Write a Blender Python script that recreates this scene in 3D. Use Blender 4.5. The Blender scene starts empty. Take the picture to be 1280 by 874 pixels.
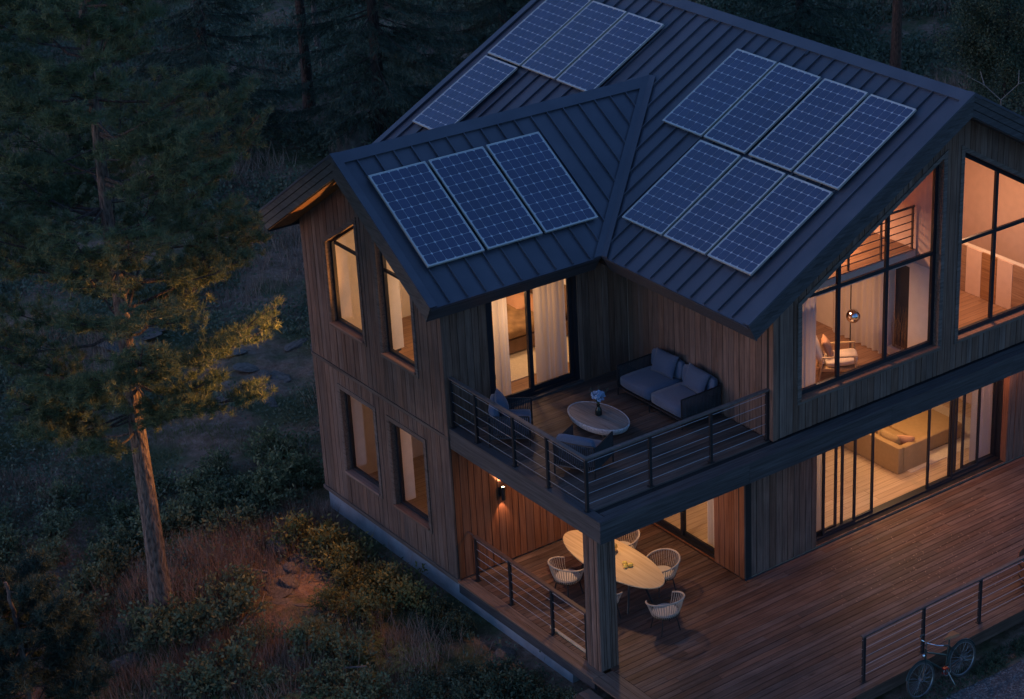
import bpy, bmesh, math, random
import numpy as np
from mathutils import Vector, Matrix
random.seed(7); RNG = np.random.default_rng(7)
rad = math.radians
scene = bpy.context.scene
COL = scene.collection

# ------------------------------------------------------------------ camera
CAM = Vector((-18.1454, -30.1762, 21.0523)); AZ, PITCH, ROLL = 0.852313, 0.417439, 0.002304
F_PX, CX, CY = 2587.84, 972.866, 392.751            # focal length and principal point, in 1280 x 874 pixels
cam_data = bpy.data.cameras.new('camera'); cam = bpy.data.objects.new('camera', cam_data); COL.objects.link(cam)
fw = Vector((math.cos(AZ)*math.cos(PITCH), math.sin(AZ)*math.cos(PITCH), -math.sin(PITCH)))
rt = Vector((math.sin(AZ), -math.cos(AZ), 0)); up = rt.cross(fw)
r2 = rt*math.cos(ROLL)+up*math.sin(ROLL); u2 = up*math.cos(ROLL)-rt*math.sin(ROLL)
M = Matrix((r2, u2, -fw)).transposed().to_4x4(); M.translation = CAM
cam.matrix_world = M
cam_data.sensor_width = 36.0; cam_data.sensor_fit = 'HORIZONTAL'
cam_data.lens = 36.0*F_PX/1280.0
cam_data.shift_x = (640-CX)/1280.0; cam_data.shift_y = -(437-CY)/1280.0
cam_data.clip_start = 0.5; cam_data.clip_end = 600
scene.camera = cam

# ------------------------------------------------------------------ sky, sun, exposure
world = bpy.data.worlds.new('World'); scene.world = world; world.use_nodes = True
wn = world.node_tree.nodes; wl = world.node_tree.links
for n in list(wn): wn.remove(n)
sky = wn.new('ShaderNodeTexSky'); sky.sky_type = 'NISHITA'; sky.sun_disc = False
SUN_EL, SUN_AZ = rad(4.0), rad(165)                   # low in the west, behind and to the side of the gable
sky.sun_elevation = SUN_EL; sky.sun_rotation = rad(90)-SUN_AZ; sky.air_density = 1.0; sky.dust_density = 0.3; sky.ozone_density = 6.0
bg = wn.new('ShaderNodeBackground'); bg.inputs['Strength'].default_value = 0.15
wo = wn.new('ShaderNodeOutputWorld')
hs = wn.new('ShaderNodeHueSaturation'); hs.inputs['Saturation'].default_value = 0.84; hs.inputs['Hue'].default_value = 0.496   # thin cloud greys the dusk sky
wl.new(sky.outputs[0], hs.inputs['Color']); wl.new(hs.outputs[0], bg.inputs[0]); wl.new(bg.outputs[0], wo.inputs[0])
sun_d = bpy.data.lights.new('sun', 'SUN'); sun = bpy.data.objects.new('sun', sun_d); COL.objects.link(sun)
sun_d.energy = 0.15; sun_d.angle = rad(28); sun_d.color = (1.0, 0.50, 0.46)
sdir = Vector((math.cos(SUN_AZ)*math.cos(rad(8)), math.sin(SUN_AZ)*math.cos(rad(8)), math.sin(rad(8))))
sun.rotation_euler = (-sdir).to_track_quat('-Z', 'Y').to_euler(); sun.location = sdir*60
vs = scene.view_settings; vs.view_transform = 'Standard'; vs.look = 'None'; vs.exposure = 1.62; vs.gamma = 1.0
try: vs.use_curve_mapping = False
except Exception: pass
cy = scene.cycles
cy.use_denoising = True; cy.use_adaptive_sampling = True; cy.adaptive_threshold = 0.01
cy.max_bounces = 8; cy.diffuse_bounces = 3; cy.glossy_bounces = 4; cy.transmission_bounces = 4; cy.transparent_max_bounces = 24
cy.sample_clamp_indirect = 4.0; cy.caustics_reflective = False; cy.caustics_refractive = False
try: cy.denoiser = 'OPENIMAGEDENOISE'; cy.denoising_input_passes = 'RGB_ALBEDO_NORMAL'
except Exception: pass

# ------------------------------------------------------------------ object helpers
def tag(o, label=None, cat=None, group=None, kind=None):
    for k, v in (('label', label), ('category', cat), ('group', group), ('kind', kind)):
        if v: o[k] = v
    return o
def link(name, me, parent=None, mat=None, loc=None, rot=None):
    o = bpy.data.objects.new(name, me); COL.objects.link(o)
    if parent is not None: o.parent = parent
    if mat is not None and me is not None and not me.materials: me.materials.append(mat)
    if loc is not None: o.location = loc
    if rot is not None: o.rotation_euler = rot
    return o
def empty(name, loc=(0, 0, 0), rz=0.0, parent=None):
    o = bpy.data.objects.new(name, None); COL.objects.link(o); o.location = loc; o.rotation_euler = (0, 0, rz)
    o.empty_display_size = 0.1
    if parent is not None: o.parent = parent
    return o
def copy_tree(o, parent=None):
    c = o.copy(); COL.objects.link(c); c.parent = parent
    for ch in KIDS.get(o.name, ()) or [x for x in o.children]: copy_tree(ch, c)
    return c
KIDS = {}
class MB:
    def __init__(s): s.v = []; s.f = []
    def add(s, vs_, fs):
        k = len(s.v); s.v += [tuple(p) for p in vs_]; s.f += [tuple(i+k for i in f) for f in fs]; return s
    def box(s, x0, x1, y0, y1, z0, z1):
        return s.add([(x0,y0,z0),(x1,y0,z0),(x1,y1,z0),(x0,y1,z0),(x0,y0,z1),(x1,y0,z1),(x1,y1,z1),(x0,y1,z1)],
                     [(0,3,2,1),(4,5,6,7),(0,1,5,4),(1,2,6,5),(2,3,7,6),(3,0,4,7)])
    def loft(s, rings, cap=True, closed=True):
        n = len(rings[0]); k = len(s.v)
        for r in rings: s.v += [tuple(p) for p in r]
        for i in range(len(rings)-1):
            for j in range(n if closed else n-1):
                a = k+i*n+j; b = k+i*n+(j+1) % n
                s.f.append((a, b, b+n, a+n))
        if cap and closed:
            s.f.append(tuple(k+j for j in reversed(range(n)))); s.f.append(tuple(k+(len(rings)-1)*n+j for j in range(n)))
        return s
    def tube(s, pts, r, n=6, cap=True):
        pts = [Vector(p) for p in pts]; rings = []; ref = None
        for i, p in enumerate(pts):
            t = (pts[min(i+1, len(pts)-1)]-pts[max(i-1, 0)]).normalized()
            if ref is None: ref = Vector((0, 0, 1)) if abs(t.z) < .9 else Vector((1, 0, 0))
            a = t.cross(ref).normalized(); b = t.cross(a).normalized(); ref = -b if ref.dot(b) < 0 else b
            ref = a.cross(t)
            rr = r[i] if isinstance(r, (list, tuple)) else r
            rings.append([p+(a*math.cos(2*math.pi*j/n)+b*math.sin(2*math.pi*j/n))*rr for j in range(n)])
        return s.loft(rings, cap)
    def lathe(s, prof, n=20, c=(0, 0, 0), sx=1.0, sy=1.0):
        rings = [[(c[0]+r*sx*math.cos(2*math.pi*j/n), c[1]+r*sy*math.sin(2*math.pi*j/n), c[2]+z) for j in range(n)] for r, z in prof]
        return s.loft(rings)
    def torus(s, c, R, r, axis='y', n=32, m=6, a0=0.0, a1=None):
        full = a1 is None; a1 = 2*math.pi if full else a1; rings = []
        for i in range(n if full else n+1):
            t = a0+(a1-a0)*i/n; ring = []
            for j in range(m):
                q = 2*math.pi*j/m; rho = R+r*math.cos(q); h = r*math.sin(q)
                if axis == 'y': ring.append((c[0]+rho*math.cos(t), c[1]+h, c[2]+rho*math.sin(t)))
                else: ring.append((c[0]+rho*math.cos(t), c[1]+rho*math.sin(t), c[2]+h))
            rings.append(ring)
        if full: rings.append(rings[0])
        return s.loft(rings, cap=not full)
    def mesh(s, name):
        me = bpy.data.meshes.new(name); me.from_pydata(s.v, [], s.f); me.update(); return me
    def build(s, name, mat, parent=None, smooth=False, loc=None, rot=None, fix=True):
        me = s.mesh(name)
        if fix:
            bm = bmesh.new(); bm.from_mesh(me); bmesh.ops.recalc_face_normals(bm, faces=bm.faces); bm.to_mesh(me); bm.free()
        if smooth: smooth_me(me)
        return link(name, me, parent, mat, loc, rot)
def smooth_me(me, ang=40):
    me.polygons.foreach_set('use_smooth', [True]*len(me.polygons))
    try: me.set_sharp_from_angle(angle=rad(ang))
    except Exception: pass
def cushion(w, d, h, bev=.06, puff=.03, seed=0):
    """a soft box centred in x and y, standing on z = 0"""
    bm = bmesh.new(); bmesh.ops.create_cube(bm, size=1.0)
    for v in bm.verts: v.co = Vector((v.co.x*w, v.co.y*d, (v.co.z+.5)*h))
    bmesh.ops.subdivide_edges(bm, edges=bm.edges[:], cuts=4, use_grid_fill=True)
    rr = random.Random(seed)
    for v in bm.verts:
        x, y, z = v.co.x/(w/2), v.co.y/(d/2), (v.co.z-h/2)/(h/2)
        fx, fy, fz = 1-x*x, 1-y*y, 1-z*z
        v.co.z += math.copysign(puff*fx*fy, z)*(abs(z) > .9); v.co.x += puff*.6*fy*fz*math.copysign(1, x)*(abs(x) > .9); v.co.y += puff*.6*fx*fz*math.copysign(1, y)*(abs(y) > .9)
        e = (abs(x) > .9)+(abs(y) > .9)+(abs(z) > .9)
        if e >= 2:
            k = bev*(.35 if e == 2 else .5)
            if abs(x) > .9: v.co.x -= math.copysign(k, x)
            if abs(y) > .9: v.co.y -= math.copysign(k, y)
            if abs(z) > .9: v.co.z -= math.copysign(k, z)
        v.co += Vector((rr.uniform(-1, 1), rr.uniform(-1, 1), rr.uniform(-1, 1)))*.004
    bmesh.ops.smooth_vert(bm, verts=bm.verts, factor=.3, use_axis_x=True, use_axis_y=True, use_axis_z=True)
    me = bpy.data.meshes.new('cushion'); bm.to_mesh(me); bm.free(); smooth_me(me, 80); return me
def bev_box(w, d, h, r=.02):
    """an upholstered block with tight rounded edges, centred in x and y, standing on z = 0"""
    bm = bmesh.new(); bmesh.ops.create_cube(bm, size=1.0)
    for v in bm.verts: v.co = Vector((v.co.x*w, v.co.y*d, (v.co.z+.5)*h))
    bmesh.ops.bevel(bm, geom=bm.edges[:], offset=r, segments=3, profile=.5, affect='EDGES')
    me = bpy.data.meshes.new('block'); bm.to_mesh(me); bm.free(); smooth_me(me, 50); return me
def pillow_me(w, h, t, seed=0):
    """a scatter pillow standing on its edge: thick in the middle, pinched seams, corners pulled out (thickness along x)"""
    n = 10; V = []; Fc = []; rr = random.Random(seed)
    for s in (-1, 1):
        for i in range(n+1):
            for j in range(n+1):
                a, b = -1+2*i/n, -1+2*j/n; k = (max(0, 1-a*a)*max(0, 1-b*b))**.42; e = 1-.06*(1-a*a)*(abs(b) > .0)*b*b-.0
                V.append((s*(t/2*k+.004)+rr.uniform(-1, 1)*.004*k, a*w/2*(1-.07*(1-b*b)), (b*h/2*(1-.07*(1-a*a)))+h/2))
        o = 0 if s < 0 else (n+1)**2
        for i in range(n):
            for j in range(n):
                q = (o+i*(n+1)+j, o+(i+1)*(n+1)+j, o+(i+1)*(n+1)+j+1, o+i*(n+1)+j+1); Fc.append(q if s > 0 else q[::-1])
    m1 = (n+1)**2; rim_ = [i*(n+1) for i in range(n)]+[n*(n+1)+j for j in range(n)]+[i*(n+1)+n for i in range(n, 0, -1)]+[j for j in range(n, 0, -1)]
    for p, q in zip(rim_, rim_[1:]+rim_[:1]): Fc.append((p, q, q+m1, p+m1))
    me = bpy.data.meshes.new('pillow'); me.from_pydata(V, [], Fc); me.update(); smooth_me(me, 180); return me
def np_mesh(name, V, F):
    V = np.asarray(V, dtype=np.float32); F = np.asarray(F, dtype=np.int32); m, k = F.shape
    me = bpy.data.meshes.new(name)
    me.vertices.add(len(V)); me.vertices.foreach_set('co', V.ravel())
    me.loops.add(m*k); me.loops.foreach_set('vertex_index', F.ravel())
    me.polygons.add(m); me.polygons.foreach_set('loop_start', np.arange(0, m*k, k, dtype=np.int32))
    me.update(calc_edges=True); return me

# ------------------------------------------------------------------ materials
def new_mat(name):
    m = bpy.data.materials.new(name); m.use_nodes = True; nt = m.node_tree
    b = nt.nodes['Principled BSDF']; return m, nt, b
def N(nt, t, **kw):
    n = nt.nodes.new(t)
    for k, v in kw.items(): setattr(n, k, v)
    return n
def ramp(nt, fac, stops):
    r = N(nt, 'ShaderNodeValToRGB'); e = r.color_ramp.elements
    while len(e) < len(stops): e.new(.5)
    for x, (pos, c) in zip(e, stops): x.position = pos; x.color = (*c, 1)
    nt.links.new(fac, r.inputs[0]); return r.outputs[0]
def plain(name, col, rough=.6, metal=0.0, vary=.15, scale=6.0, bump=0.0, bscale=60.0, spec=.5, sheen=0.0):
    m, nt, b = new_mat(name); tc = N(nt, 'ShaderNodeTexCoord'); no = N(nt, 'ShaderNodeTexNoise')
    no.inputs['Scale'].default_value = scale; no.inputs['Detail'].default_value = 5
    nt.links.new(tc.outputs['Object'], no.inputs['Vector'])
    c0 = tuple(max(0, c*(1-vary)) for c in col); c1 = tuple(min(1, c*(1+vary)) for c in col)
    nt.links.new(ramp(nt, no.outputs['Fac'], [(.3, c0), (.7, c1)]), b.inputs['Base Color'])
    b.inputs['Roughness'].default_value = rough; b.inputs['Metallic'].default_value = metal
    b.inputs['Specular IOR Level'].default_value = spec
    if sheen: b.inputs['Sheen Weight'].default_value = sheen
    if bump:
        n2 = N(nt, 'ShaderNodeTexNoise'); n2.inputs['Scale'].default_value = bscale; n2.inputs['Detail'].default_value = 4
        nt.links.new(tc.outputs['Object'], n2.inputs['Vector'])
        bp = N(nt, 'ShaderNodeBump'); bp.inputs['Strength'].default_value = bump; bp.inputs['Distance'].default_value = .02
        nt.links.new(n2.outputs['Fac'], bp.inputs['Height']); nt.links.new(bp.outputs[0], b.inputs['Normal'])
    return m
def wood(name, dark, mid, light, grain='z', rough=.65, vary=.35, knots=False, island=False, spec=.3, stain=0.0, sat=(.75, 1.12)):
    """timber with grain along one axis; every board (object or island) takes its own tone"""
    m, nt, b = new_mat(name); tc = N(nt, 'ShaderNodeTexCoord'); L = nt.links
    if island: rnd = N(nt, 'ShaderNodeNewGeometry').outputs['Random Per Island']
    else: rnd = N(nt, 'ShaderNodeObjectInfo').outputs['Random']
    mul = N(nt, 'ShaderNodeVectorMath', operation='SCALE'); cmb = N(nt, 'ShaderNodeCombineXYZ')
    for i, k in enumerate((37.0, 53.0, 71.0)):
        mm = N(nt, 'ShaderNodeMath', operation='MULTIPLY'); mm.inputs[1].default_value = k; L.new(rnd, mm.inputs[0]); L.new(mm.outputs[0], cmb.inputs[i])
    add = N(nt, 'ShaderNodeVectorMath', operation='ADD'); L.new(tc.outputs['Object'], add.inputs[0]); L.new(cmb.outputs[0], add.inputs[1])
    mp = N(nt, 'ShaderNodeMapping'); s = {'x': (1.2, 26, 26), 'y': (26, 1.2, 26), 'z': (26, 26, 1.2)}[grain]; mp.inputs['Scale'].default_value = s
    L.new(add.outputs[0], mp.inputs['Vector'])
    no = N(nt, 'ShaderNodeTexNoise'); no.inputs['Scale'].default_value = 1.0; no.inputs['Detail'].default_value = 6; no.inputs['Distortion'].default_value = .6
    L.new(mp.outputs[0], no.inputs['Vector'])
    c = ramp(nt, no.outputs['Fac'], [(.28, dark), (.5, mid), (.75, light)])
    hsv = N(nt, 'ShaderNodeHueSaturation')
    mr = N(nt, 'ShaderNodeMapRange'); mr.inputs[3].default_value = 1-vary; mr.inputs[4].default_value = 1+vary; L.new(rnd, mr.inputs[0])
    L.new(mr.outputs[0], hsv.inputs['Value']); L.new(c, hsv.inputs['Color'])
    mr2 = N(nt, 'ShaderNodeMapRange'); mr2.inputs[3].default_value = sat[0]; mr2.inputs[4].default_value = sat[1]
    m3 = N(nt, 'ShaderNodeMath', operation='FRACT'); m4 = N(nt, 'ShaderNodeMath', operation='MULTIPLY'); m4.inputs[1].default_value = 7.31
    L.new(rnd, m4.inputs[0]); L.new(m4.outputs[0], m3.inputs[0]); L.new(m3.outputs[0], mr2.inputs[0]); L.new(mr2.outputs[0], hsv.inputs['Saturation'])
    out = hsv.outputs[0]
    if stain:
        n3 = N(nt, 'ShaderNodeTexNoise'); n3.inputs['Scale'].default_value = 1.1; n3.inputs['Detail'].default_value = 6; n3.inputs['Roughness'].default_value = .65
        L.new(tc.outputs['Object'], n3.inputs['Vector'])
        f = ramp(nt, n3.outputs['Fac'], [(.38, (1-stain,)*3), (.62, (1, 1, 1))])
        mx = N(nt, 'ShaderNodeMix', data_type='RGBA', blend_type='MULTIPLY'); mx.inputs[0].default_value = 1; L.new(out, mx.inputs[6]); L.new(f, mx.inputs[7]); out = mx.outputs[2]
    if knots:
        vo = N(nt, 'ShaderNodeTexVoronoi'); mp2 = N(nt, 'ShaderNodeMapping'); mp2.inputs['Scale'].default_value = {'x': (.9, 3.2, 3.2), 'y': (3.2, .9, 3.2), 'z': (3.2, 3.2, .9)}[grain]
        L.new(add.outputs[0], mp2.inputs['Vector']); L.new(mp2.outputs[0], vo.inputs['Vector']); vo.inputs['Scale'].default_value = 1.0
        f = ramp(nt, vo.outputs['Distance'], [(.05, (.25, .22, .2)), (.10, (1, 1, 1))])
        mx = N(nt, 'ShaderNodeMix', data_type='RGBA', blend_type='MULTIPLY'); mx.inputs[0].default_value = .8; L.new(out, mx.inputs[6]); L.new(f, mx.inputs[7]); out = mx.outputs[2]
    L.new(out, b.inputs['Base Color'])
    b.inputs['Roughness'].default_value = rough; b.inputs['Specular IOR Level'].default_value = spec
    bp = N(nt, 'ShaderNodeBump'); bp.inputs['Strength'].default_value = .25; bp.inputs['Distance'].default_value = .006
    L.new(no.outputs['Fac'], bp.inputs['Height']); L.new(bp.outputs[0], b.inputs['Normal'])
    return m
def leafy(name, cols, rough=.6, trans=.25, pos_scale=.6):
    """foliage: each leaf its own tone, patches of lighter and darker growth"""
    m, nt, b = new_mat(name); L = nt.links; g = N(nt, 'ShaderNodeNewGeometry'); tc = N(nt, 'ShaderNodeTexCoord')
    no = N(nt, 'ShaderNodeTexNoise'); no.inputs['Scale'].default_value = pos_scale; no.inputs['Detail'].default_value = 3; L.new(g.outputs['Position'], no.inputs['Vector'])
    mx = N(nt, 'ShaderNodeMath', operation='MULTIPLY_ADD'); mx.inputs[1].default_value = .5; L.new(g.outputs['Random Per Island'], mx.inputs[0])
    m2 = N(nt, 'ShaderNodeMath', operation='MULTIPLY'); m2.inputs[1].default_value = .55; L.new(no.outputs['Fac'], m2.inputs[0]); L.new(m2.outputs[0], mx.inputs[2])
    n = len(cols)
    c = ramp(nt, mx.outputs[0], [(.15+.7*i/(n-1), cc) for i, cc in enumerate(cols)])
    L.new(c, b.inputs['Base Color']); b.inputs['Roughness'].default_value = rough; b.inputs['Specular IOR Level'].default_value = .25
    tr = N(nt, 'ShaderNodeBsdfTranslucent'); L.new(c, tr.inputs[0]); ms = N(nt, 'ShaderNodeMixShader'); ms.inputs[0].default_value = trans
    L.new(b.outputs[0], ms.inputs[1]); L.new(tr.outputs[0], ms.inputs[2]); L.new(ms.outputs[0], nt.nodes['Material Output'].inputs[0])
    return m
def glass_mat(name, tint=(.96, .97, 1.0), ior=1.5):
    m, nt, b = new_mat(name); nt.nodes.remove(b); L = nt.links
    t = N(nt, 'ShaderNodeBsdfTransparent'); t.inputs[0].default_value = (*tint, 1); g = N(nt, 'ShaderNodeBsdfGlossy'); g.inputs['Roughness'].default_value = .02
    fr = N(nt, 'ShaderNodeFresnel'); fr.inputs[0].default_value = ior; ms = N(nt, 'ShaderNodeMixShader')
    gm_ = N(nt, 'ShaderNodeNewGeometry'); iv = N(nt, 'ShaderNodeMath', operation='SUBTRACT'); iv.inputs[0].default_value = 1.0; mu = N(nt, 'ShaderNodeMath', operation='MULTIPLY')
    L.new(gm_.outputs['Backfacing'], iv.inputs[1]); L.new(fr.outputs[0], mu.inputs[0]); L.new(iv.outputs[0], mu.inputs[1])   # one reflection per pane, from its outer face
    L.new(mu.outputs[0], ms.inputs[0]); L.new(t.outputs[0], ms.inputs[1]); L.new(g.outputs[0], ms.inputs[2]); L.new(ms.outputs[0], nt.nodes['Material Output'].inputs[0])
    return m
def glow(name, col, s):
    m, nt, b = new_mat(name); b.inputs['Base Color'].default_value = (.8, .8, .8, 1); b.inputs['Emission Color'].default_value = (*col, 1); b.inputs['Emission Strength'].default_value = s; return m
def fabric_thin(name, col, trans=.45):
    m, nt, b = new_mat(name); L = nt.links; b.inputs['Base Color'].default_value = (*col, 1); b.inputs['Roughness'].default_value = .9
    tr = N(nt, 'ShaderNodeBsdfTranslucent'); tr.inputs[0].default_value = (*col, 1); ms = N(nt, 'ShaderNodeMixShader'); ms.inputs[0].default_value = trans
    L.new(b.outputs[0], ms.inputs[1]); L.new(tr.outputs[0], ms.inputs[2]); L.new(ms.outputs[0], nt.nodes['Material Output'].inputs[0]); return m
def boards_mat(name, c0, c1, row=.16, rot=0.0, mortar=.35):
    """indoor floorboards: far too narrow in the picture to stand apart"""
    m, nt, b = new_mat(name); L = nt.links; tc = N(nt, 'ShaderNodeTexCoord'); mp = N(nt, 'ShaderNodeMapping'); mp.inputs['Rotation'].default_value = (0, 0, rot)
    L.new(tc.outputs['Object'], mp.inputs['Vector']); br = N(nt, 'ShaderNodeTexBrick'); br.offset = .37; br.inputs['Scale'].default_value = 1.0
    br.inputs['Brick Width'].default_value = 2.1; br.inputs['Row Height'].default_value = row; br.inputs['Mortar Size'].default_value = .006; br.inputs['Bias'].default_value = 0
    br.inputs['Color1'].default_value = (*c0, 1); br.inputs['Color2'].default_value = (*c1, 1); br.inputs['Mortar'].default_value = (c0[0]*mortar, c0[1]*mortar*.9, c0[2]*mortar*.9, 1)
    L.new(mp.outputs[0], br.inputs['Vector']); no = N(nt, 'ShaderNodeTexNoise'); mp2 = N(nt, 'ShaderNodeMapping'); mp2.inputs['Scale'].default_value = (1.5, 30, 1) if rot == 0 else (30, 1.5, 1)
    L.new(tc.outputs['Object'], mp2.inputs['Vector']); L.new(mp2.outputs[0], no.inputs['Vector']); no.inputs['Scale'].default_value = 1
    mx = N(nt, 'ShaderNodeMix', data_type='RGBA', blend_type='MULTIPLY'); mx.inputs[0].default_value = .5; L.new(br.outputs['Color'], mx.inputs[6]); L.new(ramp(nt, no.outputs['Fac'], [(.3, (.6, .6, .6)), (.7, (1.2, 1.2, 1.2))]), mx.inputs[7])
    L.new(mx.outputs[2], b.inputs['Base Color']); b.inputs['Roughness'].default_value = .4; return m

MAT = {}
MAT['cladding'] = wood('weathered_cedar', (.100, .058, .043), (.164, .099, .075), (.232, .150, .116), 'z', vary=.18, stain=.22, sat=(.82, 1.10))
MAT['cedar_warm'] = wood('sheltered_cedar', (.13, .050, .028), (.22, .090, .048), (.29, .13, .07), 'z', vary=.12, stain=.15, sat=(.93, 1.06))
MAT['cladding_short'] = wood('weathered_cedar_offcuts', (.100, .058, .043), (.164, .099, .075), (.232, .150, .116), 'z', vary=.18, stain=.22, sat=(.82, 1.10), island=True)
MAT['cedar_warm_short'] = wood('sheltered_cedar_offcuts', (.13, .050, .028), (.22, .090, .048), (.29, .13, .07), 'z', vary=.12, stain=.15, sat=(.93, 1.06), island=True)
MAT['trim'] = wood('trim_timber', (.075, .050, .040), (.135, .095, .078), (.20, .15, .125), 'y', vary=.15)
MAT['backing'] = plain('wall_backing', (.012, .011, .011), .9)
MAT['decking'] = wood('deck_timber', (.075, .042, .031), (.135, .080, .060), (.20, .125, .098), 'x', rough=.55, vary=.26, knots=True, stain=.3)
MAT['decking_y'] = wood('deck_border_timber', (.10, .06, .042), (.165, .105, .078), (.23, .155, .12), 'y', rough=.55, vary=.3, stain=.2)
MAT['band'] = wood('dark_band_timber', (.035, .033, .034), (.060, .057, .060), (.090, .086, .090), 'x', vary=.15, rough=.55)
MAT['band_y'] = wood('dark_band_timber_side', (.035, .033, .034), (.060, .057, .060), (.090, .086, .090), 'y', vary=.15, rough=.55)
MAT['barge'] = wood('bargeboard_timber', (.050, .045, .042), (.085, .078, .074), (.12, .11, .105), 'y', vary=.12, rough=.6)
MAT['soffit'] = wood('soffit_timber', (.20, .10, .05), (.32, .17, .08), (.42, .25, .13), 'y', vary=.2)
MAT['concrete'] = plain('foundation_concrete', (.30, .31, .33), .85, vary=.2, scale=3, bump=.25, bscale=25)
MAT['plaster'] = plain('warm_white_plaster', (.72, .66, .58), .85, vary=.04)
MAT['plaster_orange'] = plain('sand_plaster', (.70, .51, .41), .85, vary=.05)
MAT['oak_floor'] = boards_mat('oak_floorboards', (.50, .36, .22), (.60, .45, .29), mortar=.6)
MAT['brown_floor'] = boards_mat('brown_floorboards', (.27, .15, .085), (.36, .21, .125), mortar=.55)
MAT['frame'] = plain('dark_bronze_frame', (.018, .020, .027), .45, metal=.2, vary=.1)
MAT['glass'] = glass_mat('window_glass')
MAT['steel_dark'] = plain('dark_painted_steel', (.022, .023, .027), .45, metal=.3, vary=.1)
MAT['rail_cap'] = plain('handrail', (.10, .085, .082), .55, vary=.2, scale=12)
MAT['cable'] = plain('steel_cable', (.36, .36, .38), .4, metal=.8, vary=.05)
MAT['curtain'] = fabric_thin('curtain_linen', (.72, .66, .60))
def roof_mat():
    m, nt, b = new_mat('standing_seam_steel'); L = nt.links; tc = N(nt, 'ShaderNodeTexCoord'); oi = N(nt, 'ShaderNodeObjectInfo')
    no = N(nt, 'ShaderNodeTexNoise'); no.inputs['Scale'].default_value = 1.6; no.inputs['Detail'].default_value = 4; L.new(tc.outputs['Object'], no.inputs['Vector'])
    c = ramp(nt, no.outputs['Fac'], [(.3, (.070, .079, .104)), (.7, (.092, .101, .130))]); h = N(nt, 'ShaderNodeHueSaturation'); mr = N(nt, 'ShaderNodeMapRange'); mr.inputs[3].default_value = .92; mr.inputs[4].default_value = 1.08
    L.new(oi.outputs['Random'], mr.inputs[0]); L.new(mr.outputs[0], h.inputs['Value']); L.new(c, h.inputs['Color']); L.new(h.outputs[0], b.inputs['Base Color'])
    b.inputs['Metallic'].default_value = .35
    L.new(ramp(nt, no.outputs['Fac'], [(.3, (.36,)*3), (.7, (.48,)*3)]), b.inputs['Roughness'])
    n2 = N(nt, 'ShaderNodeTexNoise'); n2.inputs['Scale'].default_value = 2.2; L.new(tc.outputs['Object'], n2.inputs['Vector']); bp = N(nt, 'ShaderNodeBump'); bp.inputs['Strength'].default_value = .16; bp.inputs['Distance'].default_value = .05
    L.new(n2.outputs['Fac'], bp.inputs['Height']); L.new(bp.outputs[0], b.inputs['Normal']); return m
MAT['roof'] = roof_mat()
def cell_mat():
    m, nt, b = new_mat('solar_cell'); L = nt.links; tc = N(nt, 'ShaderNodeTexCoord'); wv = N(nt, 'ShaderNodeTexWave'); wv.bands_direction = 'X'; wv.inputs['Scale'].default_value = 14
    L.new(tc.outputs['Object'], wv.inputs['Vector']); oi = N(nt, 'ShaderNodeObjectInfo')
    c = ramp(nt, wv.outputs['Fac'], [(.0, (.030, .044, .102)), (.93, (.034, .049, .112)), (1.0, (.08, .105, .17))])
    h = N(nt, 'ShaderNodeHueSaturation'); mr = N(nt, 'ShaderNodeMapRange'); mr.inputs[3].default_value = .9; mr.inputs[4].default_value = 1.1; L.new(oi.outputs['Random'], mr.inputs[0]); L.new(mr.outputs[0], h.inputs['Value']); L.new(c, h.inputs['Color'])
    L.new(h.outputs[0], b.inputs['Base Color']); b.inputs['Roughness'].default_value = .22; b.inputs['Coat Weight'].default_value = .5; b.inputs['Coat Roughness'].default_value = .08; return m
MAT['cell'] = cell_mat()
MAT['backsheet'] = plain('panel_backsheet', (.47, .50, .56), .35, vary=.03)
MAT['alu'] = plain('panel_aluminium', (.56, .56, .52), .4, metal=.5, vary=.05)
MAT['soffit_x'] = wood('balcony_soffit_timber', (.10, .055, .035), (.16, .09, .055), (.22, .13, .08), 'x', vary=.2)
MAT['balcony_deck'] = wood('balcony_deck_timber', (.062, .042, .036), (.105, .075, .064), (.15, .11, .095), 'x', rough=.5, vary=.3, knots=True, stain=.2)
MAT['mezz_rail'] = plain('mezzanine_rail_bronze', (.09, .05, .03), .5, vary=.1)
# ------------------------------------------------------------------ dimensions read off the photograph (metres)
W = 5.10; ZS = 3.31; ST = 0.43; YB = -4.754; XB = 0.02
XM, YM = 4.284, -4.387; XL, YL = 4.217, -3.625
XW0, YE, ZE, ZRW = -0.556, -0.594, 6.11, 8.149; XE, XR = 3.27, 6.944; YF, XMR, ZMR, YFAR = -4.912, 8.773, 9.194, 7.738
PM = (ZMR-ZE)/(XMR-XE); PW = (ZRW-ZE)/(W/2-YE); LM = math.hypot(1, PM); LW = math.hypot(1, PW)
RT = 0.36                                           # depth of the roof build-up, square to the slope
XMAX = 2*XMR-XM                                     # far side wall of the main house

house = tag(empty('timber_house'), 'two storey timber house with dark standing seam roofs and glowing windows', 'house')

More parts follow.
